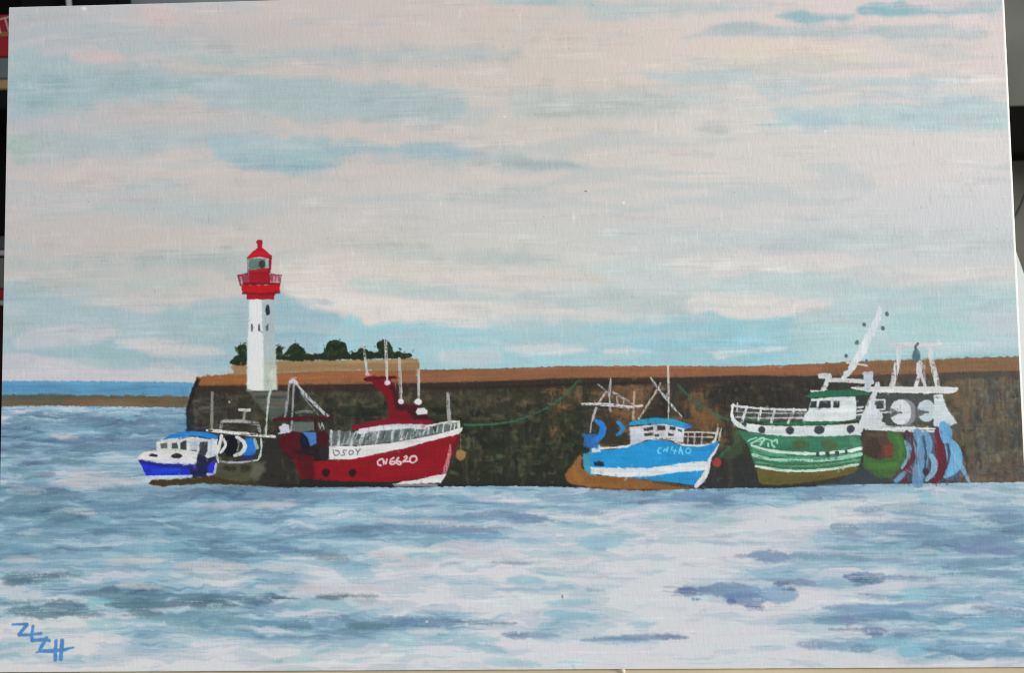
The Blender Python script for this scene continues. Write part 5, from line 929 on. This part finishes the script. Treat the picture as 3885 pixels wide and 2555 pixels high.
# lettering and band on the red box
def text(body, px, py, size, Y, col, rot_=0, name='lettering', parent=None):
    cu = bpy.data.curves.new(name, 'FONT'); cu.body = body; cu.size = size; cu.extrude = .0002; cu.align_x = 'CENTER'; cu.align_y = 'CENTER'
    to = bpy.data.objects.new(name, cu); sc.collection.objects.link(to); bpy.context.view_layer.update()
    dg = bpy.context.evaluated_depsgraph_get(); me = bpy.data.meshes.new_from_object(to.evaluated_get(dg)); bpy.data.objects.remove(to)
    p = at(px, py, Y); me.transform(Matrix.Translation(p) @ Matrix.Rotation(math.pi / 2, 4, 'X') @ Matrix.Rotation(rot_, 4, 'Z'))
    return link(name, me, plain('print_' + name, col, .6, .05), parent)
text('NT', -2, 102, .0135, YS - .0004, (.36, .20, .20), math.radians(12), parent=rb)
a = span(-700, 120, 128, 146, YS)
link('orange_band', box_me('orange_band', (a[0], YS - .0004, a[2]), (a[1] - .001, YS + .001, a[3]), 0), plain('orange_print', (.20, .075, .02), .6, .1), rb)
# objects seen over the top edge
a = span(46, 428, -500, 40, .30)
pm = link('speaker_box', box_me('speaker_box', (a[0], .30, a[2] - .02), (a[1], .325, a[3]), .003), plain('black_plastic', (.006, .006, .007), .7, .1, 30, .03)); tag(pm, 'glossy black casing with a rounded corner behind the top left of the painting', 'casing')
a = span(222, 238, -500, 40, .29)
sm_ = link('white_cable', box_me('white_cable', (a[0], .292, a[2] - .02), (a[1], .296, a[3]), .001), plain('white_plastic', (.4, .4, .4), .5, .05)); tag(sm_, 'thin upright pale cable in front of the black casing', 'cable')
a = span(440, 980, -500, 60, .34)
cl = link('pale_panel', box_me('pale_panel', (a[0], .34, a[2] - .03), (a[1], .36, a[3]), .002), plain('pale_grey_card', (.20, .235, .25), .8, .25, 12)); tag(cl, 'pale grey blue panel seen over the top edge of the painting', 'panel')
a = span(985, 1400, -500, 30, .36)
yl = link('folder', box_me('folder', (a[0], .36, a[2] - .03), (a[1], .37, a[3]), .001), plain('yellow_card', (.42, .36, .10), .8, .1)); tag(yl, 'yellow folder edge barely showing over the top of the painting', 'folder')
# right hand side
a = span(3700, 4700, 392, 574, .38)
bb = link('shelf_board', box_me('shelf_board', (a[0], .38, a[2]), (a[1], .60, a[3]), .001), plain('black_board', (.006, .0055, .005), .9, .1, 30, .03)); tag(bb, 'thick black shelf board behind the right edge of the painting', 'shelf')
a = span(3640, 4700, 575, 2600, .46)
gp = link('grey_panel', box_me('grey_panel', (a[0], .46, -.1), (a[1], .48, a[3] - .0005), .001), plain('grey_green_panel', (.13, .125, .11), .85, .15, 20)); tag(gp, 'grey panel below the black shelf board at the right', 'panel')
def tube(name, pts, r, m):
    cu = bpy.data.curves.new(name, 'CURVE'); cu.dimensions = '3D'; cu.bevel_depth = r; cu.bevel_resolution = 4; cu.resolution_u = 12
    s = cu.splines.new('NURBS'); s.points.add(len(pts) - 1)
    for p_, q_ in zip(s.points, pts): p_.co = (*q_, 1)
    s.use_endpoint_u = True; s.order_u = 3
    to = bpy.data.objects.new(name, cu); sc.collection.objects.link(to); bpy.context.view_layer.update()
    dg = bpy.context.evaluated_depsgraph_get(); me = bpy.data.meshes.new_from_object(to.evaluated_get(dg)); bpy.data.objects.remove(to)
    me.materials.clear(); return link(name, me, m)
cb_ = tube('power_cable', [at(4060, 560, .30), at(3940, 640, .29), at(3890, 735, .28), at(3868, 790, .27), at(3840, 840, .26), at(3760, 900, .25), at(3650, 1000, .25)], .00085, plain('black_rubber', (.02, .02, .018), .5, .1))
tag(cb_, 'dark cable curving behind the right edge of the painting', 'cable')
# sheet of white paper leaning behind the lower right edge
Yp = .10
t0, t1 = at(3838, 905, Yp), at(3896, 1120, Yp)
d = (t1 - t0) / (t1.z - t0.z)
vs = []; fs = []; nn = 24
for j in range(2):
    for k in range(nn + 1):
        z = t0.z + (0.004 - t0.z) * k / nn
        x = t0.x + d.x * (z - t0.z) + .006 * math.sin(k / nn * 2.2)
        for sx in (-.30, 0):
            vs.append((x + sx, Yp + j * .0006 - .02 * (k / nn) ** 2 + (.01 if sx else 0), z))
S_ = (nn + 1) * 2
for k in range(nn):
    fs.append((2*k, 2*k+1, 2*k+3, 2*k+2)); fs.append((S_+2*k, S_+2*k+2, S_+2*k+3, S_+2*k+1)); fs.append((2*k+1, S_+2*k+1, S_+2*k+3, 2*k+3)); fs.append((2*k, 2*k+2, S_+2*k+2, S_+2*k))
fs.append((0, S_, S_ + 1, 1)); fs.append((2*nn, 2*nn+1, S_+2*nn+1, S_+2*nn))
me = bpy.data.meshes.new('paper_sheet'); me.from_pydata(vs, [], fs); me.update()
ps = link('paper_sheet', me, plain('white_paper', (.74, .78, .78), .9, .03)); tag(ps, 'white sheet of paper leaning behind the right edge of the painting', 'paper')
# small cream peg on the table below the middle of the board
import bmesh
bm = bmesh.new(); bmesh.ops.create_uvsphere(bm, u_segments=20, v_segments=12, radius=1)
def on_table(px, py):
    o, dd = px_ray(px, py); return o + dd * (-o.z / dd.z)
pp = on_table(2364, 2556)
for v in bm.verts: v.co = Vector((pp.x + v.co.x * .0011, pp.y + v.co.y * .0011, .0009 + v.co.z * .0009 + .00005))
me = bpy.data.meshes.new('bead'); bm.to_mesh(me); bm.free()
for p_ in me.polygons: p_.use_smooth = True
bo = link('bead', me, plain('cream_plastic', (.72, .64, .50), .4, .05)); tag(bo, 'small cream bead lying on the table below the middle of the painting', 'bead')
